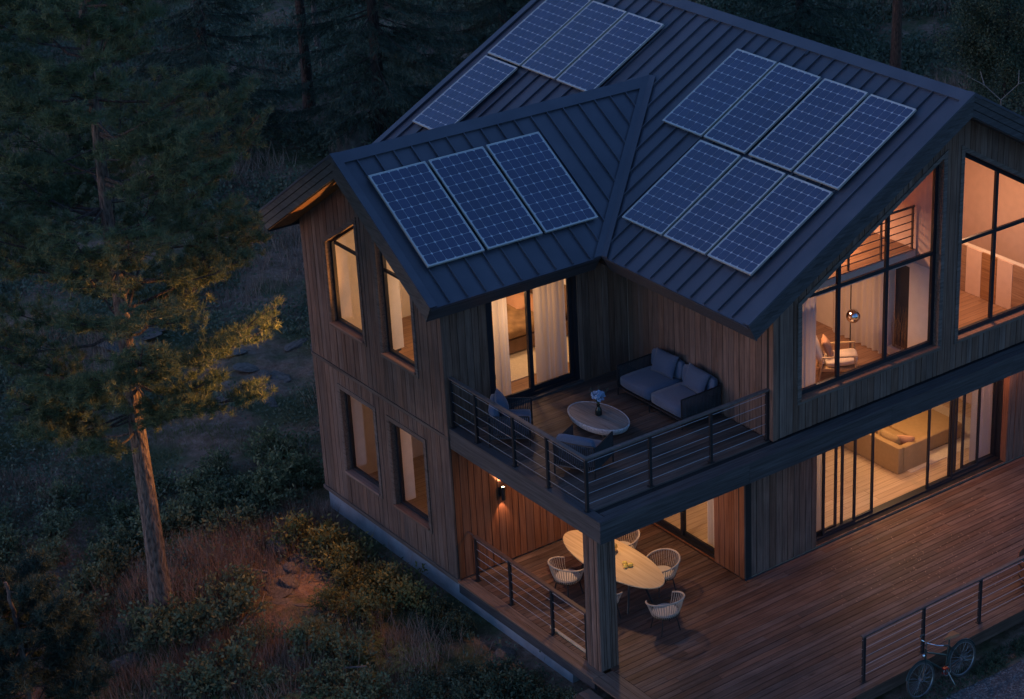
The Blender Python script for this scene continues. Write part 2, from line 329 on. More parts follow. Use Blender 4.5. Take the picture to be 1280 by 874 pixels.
# ------------------------------------------------------------------ walls with vertical boards
class Plane:
    def __init__(s, ox, oy, ud, nd): s.o = Vector((ox, oy, 0)); s.u = Vector((*ud, 0)); s.n = Vector((*nd, 0))
    def p(s, u, z, d): q = s.o+s.u*u+s.n*d; return (q.x, q.y, z)
def lin(pts):
    def f(u):
        for (a, za), (b, zb) in zip(pts, pts[1:]):
            if u <= b+1e-9: return za+(zb-za)*(u-a)/(b-a)
        return pts[-1][1]
    return f
def strips(us, zb, zt, ops):
    out = []
    for a, b in zip(us, us[1:]):
        if b-a < .012: continue
        iv = [((zb, zb), (zt(a+1e-6), zt(b-1e-6)))]
        for (oa, ob, lo, ha, hb) in ops:
            if oa <= a+1e-4 and ob >= b-1e-4:
                h = lambda u: ha+(hb-ha)*(u-oa)/(ob-oa)
                nv = []
                for bot, top in iv:
                    if lo-max(bot) > .01: nv.append((bot, (min(lo, top[0]), min(lo, top[1]))))
                    if min(top[0]-h(a), top[1]-h(b)) > .01: nv.append(((h(a), h(b)), top))
                iv = nv
        for bot, top in iv:
            if max(top[0]-bot[0], top[1]-bot[1]) > .015: out.append((a, b, bot, top))
    return out
def strip_box(mb, pl, a, b, bot, top, d0, d1, c=0.0, g=0.0):
    a += g; b -= g
    prof = [(a, d0), (a, d1-c), (a+c, d1), (b-c, d1), (b, d1-c), (b, d0)] if c else [(a, d0), (a, d1), (b, d1), (b, d0)]
    zz = lambda u, s: s[0]+(s[1]-s[0])*(u-a)/max(b-a, 1e-6)
    mb.loft([[pl.p(u, zz(u, bot), d) for u, d in prof], [pl.p(u, zz(u, top), d) for u, d in prof]])
def make_wall(pl, u0, u1, zb, tops, ops, mat, pw=.16, thick=.18, inner=None, visible=(None, None), name='wall', end_in=(0, 0)):
    zt = lin(tops); br = [t[0] for t in tops]
    us = sorted({round(x, 4) for x in [u0, u1]+[b for b in br if u0 < b < u1]+[e for o in ops for e in o[:2] if u0 < e < u1]})
    core = MB()
    for a, b, bot, top in strips(us, zb, zt, ops): strip_box(core, pl, a, b, bot, top, -thick, -.032)
    wall = core.build(name, MAT['backing'], house)
    if inner:                                        # inside lining, a hair in front of the core
        li = MB()
        ua, ub = u0+end_in[0], u1-end_in[1]
        for a, b, bot, top in strips(sorted({ua, ub, *[x for x in us if ua < x < ub]}), zb, zt, ops): strip_box(li, pl, a, b, bot, top, -thick-.016, -thick-.002)
        li.build('lining', MAT[inner], wall)
    n = max(1, round((u1-u0)/pw)); rr = random.Random(int(u1*1000)+int(zb*77))
    edges = [u0+(u1-u0)*i/n for i in range(n+1)]
    for i in range(1, n): edges[i] += rr.uniform(-.018, .018)
    allu = sorted({round(x, 4) for x in edges+us})
    # drop slivers: snap board edges that come close to an opening edge
    keep = [allu[0]]
    hard = set(us)
    for x in allu[1:]:
        if x-keep[-1] < .035:
            if x in hard and keep[-1] not in hard: keep[-1] = x
            elif x in hard: keep.append(x)
            continue
        keep.append(x)
    lump = MB()
    for a, b, bot, top in strips(keep, zb+.004, zt, ops):
        d1 = rr.uniform(-.004, .004)
        big = (visible[0] is None or (b > visible[0] and a < visible[1]))
        mb = MB() if big else lump
        strip_box(mb, pl, a, b, bot, top, -.034, d1, c=.005, g=.0045)
        if big: PLK.append(((b-a)*((top[0]+top[1]-bot[0]-bot[1])/2), len(PLK), wall, mat, mb))
    LUMP[wall.name] = (wall, mat, lump)
    return wall
PLK = []; LUMP = {}
def finish_cladding(most=300):                        # the largest boards stand alone, the short pieces stay joined wall by wall
    for k, (ar, _, wall, mat, mb) in enumerate(sorted(PLK, key=lambda t: -t[0])):
        if k < most: mb.build('plank', MAT[mat], wall, fix=False)
        else: LUMP[wall.name][2].add(mb.v, mb.f)
    for wall, mat, lump in LUMP.values():
        if lump.v: tag(lump.build('cladding', MAT[mat+'_short'], wall, fix=False), kind='stuff')
def ring(mb, pl, poly, w, d0, d1):
    """frame of width w inside a convex polygon of (u, z), counter-clockwise or not"""
    n = len(poly); c = (sum(p[0] for p in poly)/n, sum(p[1] for p in poly)/n); P = [Vector(p) for p in poly]; inn = []
    def line(i):
        a, b = P[i], P[(i+1) % n]; t = (b-a).normalized(); nn = Vector((-t.y, t.x))
        if (Vector(c)-a).dot(nn) < 0: nn = -nn
        return a+nn*w, t
    for i in range(n):
        (a, t), (b, s) = line((i-1) % n), line(i); det = t.x*(-s.y)+s.x*t.y
        k = ((b.x-a.x)*(-s.y)+s.x*(b.y-a.y))/det; inn.append(a+t*k)
    for i in range(n):
        j = (i+1) % n; q = [P[i], P[j], inn[j], inn[i]]
        mb.loft([[pl.p(x.x, x.y, d0) for x in q], [pl.p(x.x, x.y, d1) for x in q]])
    return [(x.x, x.y) for x in inn]
def slab(mb, pl, poly, d0, d1):
    mb.loft([[pl.p(u, z, d0) for u, z in poly], [pl.p(u, z, d1) for u, z in poly]])
def make_window(pl, op, mull=(), trans=(), recess=.10, fw=.065, casing=.075, case_mat='trim', sill=True, name='window', proud=.022, depth=.07):
    ua, ub, lo, ha, hb = op; top = lambda u: ha+(hb-ha)*(u-ua)/(ub-ua)
    g = .026
    poly = [(ua+g, lo+g), (ub-g, lo+g), (ub-g, top(ub-g)-g), (ua+g, top(ua+g)-g)]
    fr = MB(); inn = ring(fr, pl, poly, fw, -recess-depth, -recess)
    u0i, u1i, zi = inn[0][0], inn[1][0], inn[0][1]
    ti = lambda u: inn[3][1]+(inn[2][1]-inn[3][1])*(u-u0i)/(u1i-u0i)
    mw = fw*.45
    for m in mull: slab(fr, pl, [(m-mw, zi-.002), (m+mw, zi-.002), (m+mw, ti(m+mw)+.002), (m-mw, ti(m-mw)+.002)], -recess-depth+.004, -recess-.004)
    for z in trans:
        a, b = u0i, u1i
        if ti(a) < z+mw: a = u0i+(z+mw-ti(u0i))*(u1i-u0i)/(ti(u1i)-ti(u0i))
        if ti(b) < z+mw: b = u0i+(z+mw-ti(u0i))*(u1i-u0i)/(ti(u1i)-ti(u0i))
        slab(fr, pl, [(a, z-mw), (b, z-mw), (b, z+mw), (a, z+mw)], -recess-depth+.007, -recess-.007)
    win = fr.build(name, MAT['frame'], house)
    ub_ = [u0i]+[m for m in mull]+[u1i]
    for a, b in zip(ub_, ub_[1:]):
        zs = [zi]+[z for z in trans if z < max(ti(a), ti(b))-.05]
        for k, z in enumerate(zs):
            if k+1 < len(zs): q = [(a, z), (b, z), (b, min(zs[k+1], ti(b))), (a, min(zs[k+1], ti(a)))]
            else:
                q = [(a, z), (b, z), (b, max(z+.005, ti(b))), (a, max(z+.005, ti(a)))]
            pb = MB(); slab(pb, pl, q, -recess-depth*.55, -recess-depth*.55+.008); pb.build('pane', MAT['glass'], win)
    if casing:
        cs = MB(); out = [(ua-casing, lo-casing), (ub+casing, lo-casing), (ub+casing, top(ub+casing)+casing), (ua-casing, top(ua-casing)+casing)]
        ring(cs, pl, out, casing+.001, -.03, proud)                       # face trim
        ring(cs, pl, [(ua, lo), (ub, lo), (ub, hb), (ua, ha)], .024, -recess-depth-.03, proud-.004)   # reveal boards
        cs.build('casing', MAT[case_mat], win)
    if sill:
        sb = MB(); slab(sb, pl, [(ua-.01, lo-.012), (ub+.01, lo-.012), (ub+.01, lo+.027), (ua-.01, lo+.027)], -recess+.004, proud+.035); sb.build('sill', MAT['sill'], win)
    return win
MAT['sill'] = wood('sill_timber', (.17, .085, .06), (.24, .125, .09), (.30, .17, .125), 'y', vary=.1)
def under_m(x, k=RT): return ZE+PM*(min(x, 2*XMR-x)-XE)-k*LM         # underside of the main roof
def under_w(y, k=RT): return ZE+PW*(min(y, W-y)-YE)-k*LW

# wing, gable end (faces -X)
PG = Plane(0, 0, (0, 1), (-1, 0))
g_hi1 = (.98, 2.17, 4.10, 5.86, 6.62); g_hi2 = (2.88, 4.12, 4.10, 6.62, 5.86)
g_lo1 = (.90, 2.17, .76, 2.68, 2.68); g_lo2 = (2.74, 4.06, .76, 2.68, 2.68)
make_wall(PG, 0, W, 0.03, [(0, 3.06), (W, 3.06)], [g_lo1, g_lo2], 'cladding', inner='plaster', end_in=(.2, .2))
make_wall(PG, 0, W, 3.13, [(0, under_w(0)), (W/2, under_w(W/2)), (W, under_w(W))], [g_hi1, g_hi2], 'cladding', inner='plaster', end_in=(.2, .2))
for op in (g_hi1, g_hi2): make_window(PG, op, trans=[5.84], fw=.055)
for op in (g_lo1, g_lo2): make_window(PG, op, fw=.06)
for (a, b, z0, ha, hb) in (g_hi1, g_hi2, g_lo1, g_lo2):
    mb = MB(); mb.box(.2, .46, b, b+.03, z0, hb-.03); mb.build('inner_jamb', MAT['plaster'], house)
mb = MB(); slab(mb, PG, [(-.02, 3.06), (W, 3.06), (W, 3.13), (-.02, 3.13)], -.03, .022); mb.build('belt_board', MAT['trim'], house)
mb = MB(); slab(mb, PG, [(-.03, -.05), (W+.02, -.05), (W+.02, .03), (-.03, .03)], -.03, .03); mb.build('base_board', MAT['trim'], house)
# wing, far side wall, kept plain
mb = MB(); mb.box(.03, XM, W-.2, W, 0.0, under_w(W)+.05); fwall = mb.build('wall', MAT['cladding'], house)
mb = MB(); mb.box(.2, XM-.06, W-.22, W-.203, .03, under_w(W)+.02); mb.build('lining', MAT['plaster'], fwall)
# wing, upper front wall over the balcony (faces -Y)
PF = Plane(0, 0, (1, 0), (0, -1))
door_op = (1.00, 3.08, 3.36, 5.72, 5.72)
make_wall(PF, .035, XM, ZS+.002, [(0, under_w(0)), (XM, under_w(0))], [door_op], 'cladding', inner='plaster', end_in=(.2, .0))
# main house, side wall behind the sofa (faces -X)
PS = Plane(XM, 0, (0, -1), (-1, 0))
make_wall(PS, .0, -YM, ZS+.002, [(0, under_m(XM)), (-YM, under_m(XM))], [], 'cladding', inner='plaster_orange', end_in=(0, .2))
mb = MB(); mb.box(XM+.005, XM+.18, 0, YFAR-.5, 0, under_m(XM)-.02); mb.build('wall', MAT['plaster_orange'], house)
# main gable, upper (faces -Y)
PU = Plane(XM, YM, (1, 0), (0, -1))
def gm(x): return x-XM
gl = (gm(4.95), gm(8.58), 3.94, 5.90, 7.92); gr = (gm(9.10), gm(12.6), 3.94, 7.92, 5.95)
make_wall(PU, .0, gm(XMAX), ZS+.002, [(0, under_m(XM)), (gm(XMR), under_m(XMR)), (gm(XMAX), under_m(XMAX))], [gl, gr], 'cladding', inner='plaster', visible=(-1, gm(11.6)), end_in=(.2, .2))
MAT['trim_x'] = wood('trim_timber_front', (.070, .052, .044), (.125, .098, .086), (.19, .15, .135), 'x', vary=.15)
make_window(PU, gl, mull=[gm(6.02), gm(7.26)], trans=[5.92], recess=.12, fw=.085, case_mat='trim_x')
make_window(PU, gr, mull=[gm(10.22), gm(11.4)], trans=[5.94], recess=.12, fw=.085, case_mat='trim_x')
# corner boards where the boarded walls meet
for x, y, z0, z1, sx, sy in ((0, 0, 3.13, under_w(0)-.03, 1, 1), (XM, YM, ZS, under_m(XM)-.03, 1, 1)):
    c = MB(); c.box(x-.014, x+.10, y-.014, y-.0045+.001, z0, z1); c.box(x-.014, x-.0045, y-.0035, y+.10, z0, z1); c.build('corner_board', MAT['cladding'], house)
# ground floor: sheltered wall with the sconce (faces -Y)
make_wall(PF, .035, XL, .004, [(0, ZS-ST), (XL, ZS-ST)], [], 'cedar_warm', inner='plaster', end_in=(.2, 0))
# ground floor: side wall with the glass door (faces -X)
PX = Plane(XL, 0, (0, -1), (-1, 0)); side_op = (.45, 2.70, .03, 2.45, 2.45)
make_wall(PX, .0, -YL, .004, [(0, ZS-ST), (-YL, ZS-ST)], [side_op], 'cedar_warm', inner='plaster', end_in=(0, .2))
# ground floor: wall with the wide sliding doors (faces -Y)
PD = Plane(XL, YL, (1, 0), (0, -1)); wide_op = (6.10-XL, 11.60-XL, .03, 2.62, 2.62)
make_wall(PD, .0, XMAX-XL, .004, [(0, ZS-ST), (XMAX-XL, ZS-ST)], [wide_op], 'cladding', inner='plaster', visible=(-1, 8.3), end_in=(.2, .2))
for y0, y1 in ((YL+.02, YL+.2),):
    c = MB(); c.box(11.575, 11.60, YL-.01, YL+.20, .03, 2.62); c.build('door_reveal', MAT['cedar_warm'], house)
# remaining outer walls and floors
mb = MB(); mb.box(XMAX-.2, XMAX, YL+.01, YFAR-.5, 0, under_m(XMAX)); fwall = mb.build('wall', MAT['cladding'], house)
mb = MB(); mb.box(XMAX-.22, XMAX-.203, YL+.2, YFAR-.75, .03, under_m(XMAX)-.02); mb.build('lining', MAT['plaster_orange'], fwall)
mb = MB()
for a, b in ((XM, XMR), (XMR, XMAX)):
    mb.loft([[(a, YFAR-.7, 0), (b, YFAR-.7, 0), (b, YFAR-.7, under_m(b)), (a, YFAR-.7, under_m(a))], [(a, YFAR-.5, 0), (b, YFAR-.5, 0), (b, YFAR-.5, under_m(b)), (a, YFAR-.5, under_m(a))]])
mb.build('wall', MAT['cladding'], house)
mb = MB(); mb.box(.22, XM-.0, .2, W-.2, -.02, .02); mb.box(XL+.2, XMAX-.2, YL+.02, YFAR-.7, -.02, .028); mb.build('ground_floor', MAT['oak_floor'], house)
mb = MB(); mb.box(.2, XM+.0, .02, W-.2, ZS-.25, ZS+.045); mb.build('upper_floor', MAT['brown_floor'], house)
mb = MB(); mb.box(XM+.19, XMAX-.2, YM+.2, YFAR-.7, ZS-.25, ZS+.045); mb.build('upper_floor', MAT['brown_floor'], house)
mb = MB(); mb.box(.2, XL, .2, W-.2, ZS-ST+.02, ZS-.26); mb.box(XL+.19, XMAX-.2, YL+.2, YFAR-.7, ZS-ST+.02, ZS-.26); mb.build('ceiling', MAT['plaster'], house)
# concrete base
mb = MB()
mb.box(.06, .45, -3.66, W-.03, -1.3, -.05); mb.box(.46, XMAX-.1, -.5, W-.05, -1.3, -.06); mb.box(XL+.1, XMAX-.1, YL+.1, YFAR-.6, -1.3, -.061); mb.box(.46, XL, -3.66, -3.3, -1.3, -.3); mb.build('foundation', MAT['concrete'], house)

# ------------------------------------------------------------------ openings on the ground floor and the balcony door
def sliding_leaf(pl, ua, ub, lo, hi, d, parent, fw=.05, th=.045, name='door_leaf'):
    f = MB(); inn = ring(f, pl, [(ua, lo), (ub, lo), (ub, hi), (ua, hi)], fw, d-th, d); l = f.build(name, MAT['frame'], parent)
    g = MB(); slab(g, pl, [inn[0], inn[1], inn[2], inn[3]], d-th*.6, d-th*.6+.008); g.build('pane', MAT['glass'], parent); return l
def frame_only(pl, op, fw, d0, d1, name):
    f = MB(); ua, ub, lo, hi, _ = op; ring(f, pl, [(ua+.004, lo+.003), (ub-.004, lo+.003), (ub-.004, hi-.003), (ua+.004, hi-.003)], fw, d0, d1); return f.build(name, MAT['frame'], house)
bd = frame_only(PF, door_op, .07, -.16, -.03, 'balcony_door')
sliding_leaf(PF, 1.07, 2.03, 3.43, 5.65, -.05, bd, fw=.085); sliding_leaf(PF, 1.955, 3.01, 3.43, 5.65, -.097, bd, fw=.085)
mb = MB(); mb.box(1.93, 1.95, .035, .052, 4.3, 4.55); mb.build('handle', MAT['frame'], bd)
mb = MB(); mb.box(.96, 3.12, -.06, .03, ZS+.003, 3.357); mb.build('threshold', MAT['band'], bd)
wd = frame_only(PD, wide_op, .045, -.34, -.15, 'sliding_door')
for a, b, d in ((6.15, 6.89, -.27), (6.42, 7.32, -.17), (6.97, 7.86, -.22), (9.37, 10.13, -.17), (10.06, 10.97, -.22), (10.28, 11.54, -.27), (10.56, 11.54, -.32)):
    sliding_leaf(PD, a-XL, b-XL, .08, 2.56, d, wd)
sd = frame_only(PX, side_op, .05, -.18, -.05, 'glass_door')
for a, b, d in ((.50, 1.62, -.07), (1.55, 2.65, -.12)): sliding_leaf(PX, a, b, .09, 2.40, d, sd, fw=.07)

# ------------------------------------------------------------------ roofs
def wr(x, y, h=0.0):
    if abs(y-W/2) < 1e-3: return Vector((x, y, ZRW+h*LW))
    return Vector((x, y-(PW/LW)*h if y <= W/2+1e-6 else y+(PW/LW)*h, ZE+PW*(min(y, W-y)-YE)+h/LW))
def mr_(x, y, h=0.0):
    if abs(x-XMR) < 1e-3: return Vector((x, y, ZMR+h*LM))
    return Vector((x-(PM/LM)*h if x <= XMR+1e-6 else x+(PM/LM)*h, y, ZE+PM*(min(x, 2*XMR-x)-XE)+h/LM))
main_roof = empty('roof', parent=house); wing_roof = empty('roof', parent=house)
# seam ribs are part of each pan
def valley_x(y):                                      # edge of the main slope where the wing roof meets it
    if y < YE or y > W-YE: return XE
    return XE+(min(y, W-y)-YE)*(XR-XE)/(W/2-YE)
PAN = .391
def pan(f, quads, rib, parent):
    mb = MB()
    a, b, c, d = quads                                 # two points along the low edge, two along the high edge
    P = lambda q, h: f(q[0], q[1], h)
    mb.add([P(a, 0), P(b, 0), P(c, 0), P(d, 0), P(a, -.02), P(b, -.02), P(c, -.02), P(d, -.02)], [(0, 1, 2, 3), (4, 7, 6, 5), (0, 4, 5, 1), (1, 5, 6, 2), (2, 6, 7, 3), (3, 7, 4, 0)])
    (p, q), (o, t) = rib                               # rib from p to q, width vector o, t up
    ax = Vector((*o, 0))
    r = [P(p, -.005), P(q, -.005)]
    w = .011
    def off(pt, s, h): return P((pt[0]+o[0]*s, pt[1]+o[1]*s), h)
    mb.add([off(p, -w, -.005), off(p, w, -.005), off(p, w, .045), off(p, -w, .045), off(q, -w, -.005), off(q, w, -.005), off(q, w, .045), off(q, -w, .045)],
           [(0, 1, 2, 3), (7, 6, 5, 4), (0, 4, 5, 1), (1, 5, 6, 2), (2, 6, 7, 3), (3, 7, 4, 0)])
    mb.build('roof_panel', MAT['roof'], parent)
# main slope facing the wing
y = YF+.10
ys = []
while y < YFAR-.10: ys.append(y); y += PAN
ys.append(YFAR-.06)
cuts = sorted(ys+[YE, W-YE, W/2])
for a, b in zip(ys, ys[1:]):
    inner = [c for c in (YE, W/2, W-YE) if a+.01 < c < b-.01]
    seg = [a]+inner+[b]
    for k, (s, t) in enumerate(zip(seg, seg[1:])):
        xa, xb = valley_x(s), valley_x(t)
        rib = (((xa+.02, s), (XMR-.16, s)), ((0, 1), 0))
        if k: rib = (((XMR-.30, (s+t)/2), (XMR-.17, (s+t)/2)), ((0, 1), 0))
        pan(lambda u, v, h: mr_(u, v, h), [(xa, s+.004 if s > YE else s), (xb, t), (XMR, t), (XMR, s)], rib, main_roof)
# far slope of the main roof
mb = MB(); q = [mr_(XMR, YF+.06), mr_(2*XMR-XE, YF+.06), mr_(2*XMR-XE, YFAR-.06), mr_(XMR, YFAR-.06)]
mb.loft([q, [p-Vector((0, 0, .03)) for p in q]]); mb.build('roof_sheet', MAT['roof'], main_roof)
# wing slopes
x = XW0+.10; xs = []
xs = [XW0+.06]; x = XW0+.43
while x < XR-.05: xs.append(x); x += PAN
xs.append(XR)
def vy(x): return YE if x <= XE else YE+(x-XE)*(W/2-YE)/(XR-XE)
for a, b in zip(xs, xs[1:]):
    seg = [a]+([XE] if a+.01 < XE < b-.01 else [])+[b]
    for k, (s, t) in enumerate(zip(seg, seg[1:])):
        rib = (((t, vy(t)+.02), (t, W/2-.15)), ((1, 0), 0)) if k == len(seg)-2 and t < XR-.2 else (((s+.1, W/2-.2), (s+.1, W/2-.16)), ((1, 0), 0))
        pan(lambda u, v, h: wr(u, v, h), [(s, vy(s)), (t, vy(t)), (t, W/2), (s, W/2)], rib, wing_roof)
mb = MB(); q = [wr(XW0+.06, W/2+1e-5), wr(XR, W/2+1e-5), wr(XE, W-YE), wr(XW0+.06, W-YE)]
mb.loft([q, [p-Vector((0, 0, .02)) for p in q]]); mb.build('roof_sheet', MAT['roof'], wing_roof)
# solid build-up under the sheets
def core_slab(f, quad, parent, h0=-.03, h1=-RT, name='roof_core', mat='backing'):
    m = MB(); m.loft([[f(u, v, h0) for u, v in quad], [f(u, v, h1) for u, v in quad]]); return m.build(name, MAT[mat], parent)
e = .03
core_slab(mr_, [(XE+.03, YF+e), (XMR, YF+e), (XMR, YFAR-e), (XE+.03, YFAR-e)], main_roof)
core_slab(mr_, [(XMR+1e-4, YF+e), (2*XMR-XE-.03, YF+e), (2*XMR-XE-.03, YFAR-e), (XMR+1e-4, YFAR-e)], main_roof)
core_slab(wr, [(XW0+e, YE+.03), (XE, YE+.03), (XR, W/2), (XW0+e, W/2)], wing_roof)
core_slab(wr, [(XW0+e, W/2+1e-4), (XR, W/2+1e-4), (XE, W-YE-.03), (XW0+e, W-YE-.03)], wing_roof)
# warm soffit boards under the gable overhang of the wing, and plain soffits elsewhere
for k, (y0, y1) in enumerate(((YE+.04, W/2), (W/2+1e-4, W-YE-.04))):
    core_slab(wr, [(XW0+.05, y0), (-.01, y0), (-.01, y1), (XW0+.05, y1)], wing_roof, -RT-.003, -RT-.02, 'soffit', 'soffit')
core_slab(mr_, [(XE+.05, YF+.05), (XMR, YF+.05), (XMR, YM-.02), (XE+.05, YM-.02)], main_roof, -RT-.003, -RT-.02, 'soffit', 'band')
core_slab(mr_, [(XMR+1e-4, YF+.05), (2*XMR-XE-.05, YF+.05), (2*XMR-XE-.05, YM-.02), (XMR+1e-4, YM-.02)], main_roof, -RT-.003, -RT-.02, 'soffit', 'band')
# inside ceilings along the slopes
core_slab(mr_, [(XM+.2, YM+.2), (XMR, YM+.2), (XMR, YFAR-.8), (XM+.2, YFAR-.8)], main_roof, -RT-.003, -RT-.02, 'ceiling', 'plaster_orange')
core_slab(mr_, [(XMR+1e-4, YM+.2), (XMAX-.2, YM+.2), (XMAX-.2, YFAR-.8), (XMR+1e-4, YFAR-.8)], main_roof, -RT-.003, -RT-.02, 'ceiling', 'plaster_orange')
for y0, y1 in ((.2, W/2), (W/2+1e-4, W-.2)): core_slab(wr, [(.2, y0), (XM, y0), (XM, y1), (.2, y1)], wing_roof, -RT-.003, -RT-.02, 'ceiling', 'plaster')
# bargeboards: three boards to a side, each set back a little under the one above
def barge(f, ends, along, parent, outer, sgn, n=3, mat='barge', top=.03, tot=RT+.035):
    """ends: two (u, v) points up the slope; outer edge lies toward sgn on the axis 'along'"""
    hh = (tot-.0)/n
    for i in range(n):
        h0 = top-i*hh-.006; h1 = top-(i+1)*hh+.006; th = .05-.011*i
        m = MB(); rr_ = []
        for (u, v) in ends:
            p0, p1 = f(u, v, h0), f(u, v, h1); ov = Vector((sgn*th, 0, 0)) if along == 'x' else Vector((0, sgn*th, 0)); iv = -ov*.4
            rr_.append([p0+iv, p0+ov, p1+ov, p1+iv])
        m.loft(rr_); m.build('fascia_board', MAT[mat], parent)
    m = MB(); rr_ = []                                  # metal drip edge along the top
    for (u, v) in ends:
        ov = Vector((sgn*.062, 0, 0)) if along == 'x' else Vector((0, sgn*.062, 0)); iv = -ov*1.6
        p0, p1 = f(u, v, top+.028), f(u, v, top-.012); rr_.append([p0+iv, p0+ov, p1+ov, p1+iv])
    m.loft(rr_); m.build('edge_flashing', MAT['roof'], parent)
barge(wr, [(XW0+.05, YE-.0), (XW0+.05, W/2)], 'x', wing_roof, 0, -1); barge(wr, [(XW0+.05, W/2+1e-4), (XW0+.05, W-YE)], 'x', wing_roof, 0, -1)
MAT['barge_front'] = wood('front_bargeboard_timber', (.030, .030, .034), (.052, .053, .060), (.08, .08, .09), 'x', vary=.12, rough=.5)
barge(mr_, [(XE, YF+.05), (XMR, YF+.05)], 'y', main_roof, 0, -1, mat='barge_front'); barge(mr_, [(XMR+1e-4, YF+.05), (2*XMR-XE, YF+.05)], 'y', main_roof, 0, -1, mat='barge_front')
barge(mr_, [(XE, YFAR-.05), (XMR, YFAR-.05)], 'y', main_roof, 0, 1, mat='barge_front')
# eave boards, square to the slope
def eave(f, a, b, inset, parent, n, mat='barge_front'):
    m = MB(); rr_ = []
    for (u, v) in (a, b):
        p0, p1 = f(u, v, -.022), f(u, v, -RT-.03); rr_.append([p0, p1, p1+inset*.04, p0+inset*.04])
    m.loft(rr_); m.build('eave_board', MAT[mat], parent)
    m = MB(); rr_ = []
    for (u, v) in (a, b):
        p0, p1 = f(u, v, .004), f(u, v, -.06); rr_.append([p0-inset*.016, p1-inset*.016, p1-inset*.001, p0+inset*.03])
    m.loft(rr_); m.build('edge_flashing', MAT['roof'], parent)
eave(wr, (XW0+.04, YE), (XE-.02, YE), Vector((0, 1, 0)), wing_roof, 0); eave(wr, (XW0+.04, W-YE), (XE, W-YE), Vector((0, -1, 0)), wing_roof, 0)
eave(mr_, (XE, YF+.04), (XE, YE-.0), Vector((1, 0, 0)), main_roof, 0); eave(mr_, (XE, W-YE), (XE, YFAR-.04), Vector((1, 0, 0)), main_roof, 0)
# ridge caps and valley flashings
def cap(f1, pts1, pts2, parent, name='ridge_cap', h=.05):
    m = MB()
    for a in (pts1, pts2):
        if not a: continue
        (p, q, r, s) = a
        up_ = [f1(*x, h) for x in a]; lo_ = [f1(*x, h-.055) for x in a]; m.loft([lo_, up_])
    return m.build(name, MAT['roof'], parent)
cap(mr_, [(XMR, YF-.005), (XMR, YFAR), (XMR-.20, YFAR), (XMR-.20, YF-.005)], [(XMR+1e-4, YF-.005), (XMR+1e-4, YFAR), (XMR+.2, YFAR), (XMR+.2, YF-.005)], main_roof)
cap(wr, [(XW0-.005, W/2), (XR+.06, W/2), (XR-.16, W/2-.19), (XW0-.005, W/2-.19)], [(XW0-.005, W/2+1e-4), (XR+.06, W/2+1e-4), (XR-.16, W/2+.19), (XW0-.005, W/2+.19)], wing_roof)
for s in (1, -1):
    m = MB(); ya, yb = (YE, W/2) if s > 0 else (W-YE, W/2)
    A0, A1 = Vector((XE, ya, ZE)), Vector((XR, yb, ZRW))
    Wd = .17
    for f, off in ((mr_, (-0.0, 1)), (wr, (1, 0))):
        q = []
        for (u, v) in ((XE-.01, ya), (XR, yb)):
            if f is mr_: q += [(f(u+.0, v, .055), f(u+.02, v-s*Wd, .052))]
            else: q += [(f(u, v, .055), f(u-Wd*1.15, v, .052))]
        m.loft([[q[0][0], q[0][1], q[1][1], q[1][0]], [p+Vector((0, 0, -.035)) for p in (q[0][0], q[0][1], q[1][1], q[1][0])]])
    m.build('valley_flashing', MAT['roof'], wing_roof)

# ------------------------------------------------------------------ balcony
bal = MB(); bal.box(.06, XM, YB+.05, -.0, ZS-ST+.03, ZS-.035); bal.box(XM, XMAX, YB+.05, YM+.15, ZS-ST+.03, ZS-.036); bal.box(XL, XMAX, YM+.15, YL+.1, ZS-ST+.03, ZS-.26)
balcony = bal.build('balcony_slab', MAT['backing'], house)
bs = MB(); bs.box(.06, XL, YB+.05, -.0, ZS-ST+.004, ZS-ST+.026); bs.box(XL+.01, XMAX, YB+.05, YL+.02, ZS-ST+.005, ZS-ST+.027); bs.build('soffit', MAT['soffit_x'], balcony)
rr = random.Random(3)
bw = .146; y = YB+.30
rows = []
while y < -.02: rows.append((y, min(y+bw-.007, -.004))); y += bw
for y0, y1 in rows:
    xs_ = [XB+.20]
    lim = XM-.01 if y0 > YM-.15 else XMAX
    while xs_[-1] < lim-1.2: xs_.append(xs_[-1]+rr.uniform(1.8, 3.6))
    xs_[-1] = lim if len(xs_) > 1 else xs_[-1]
    if len(xs_) == 1: xs_.append(lim)
    if y0 < YM-.02 and y1 > YM-.02: y1 = YM-.045
    if y1-y0 < .03: continue
    far = MB()
    for a, b in zip(xs_, xs_[1:]):
        if a > 11.6: continue
        m = MB(); dz = rr.uniform(-.002, .002); m.box(a+.002, b-.002, y0, y1, ZS-.033, ZS+dz); m.build('floor_board', MAT['balcony_deck'], balcony)
# edge boards round the balcony
for i, (a, b) in enumerate(((0, .145), (.150, .292))):
    m = MB(); m.box(XB+.21 if i else XB, 11.9, YB+a, YB+b, ZS-.034, ZS+.001*i); m.build('edge_board', MAT['band'], balcony)
m = MB(); m.box(XB, XB+.19, YB+.151, -.005, ZS-.034, ZS+.0005); m.build('edge_board', MAT['band_y'], balcony)
for x0, x1 in ((XB, 3.4), (3.405, 7.0), (7.005, 10.4), (10.405, XMAX)):
    for k, (z0, z1) in enumerate(((ZS-ST, ZS-ST+.132), (ZS-ST+.137, ZS-.160), (ZS-.155, ZS-.036))):
        m = MB(); m.box(x0, x1, YB+.005*(2-k), YB+.05, z0, z1); m.build('fascia_board', MAT['band'], balcony)
for k, (z0, z1) in enumerate(((ZS-ST, ZS-ST+.132), (ZS-ST+.137, ZS-.160), (ZS-.155, ZS-.036))):
    m = MB(); m.box(XB+.005*(2-k), .06, YB+.051, -.005, z0, z1); m.build('fascia_board', MAT['band_y'], balcony)
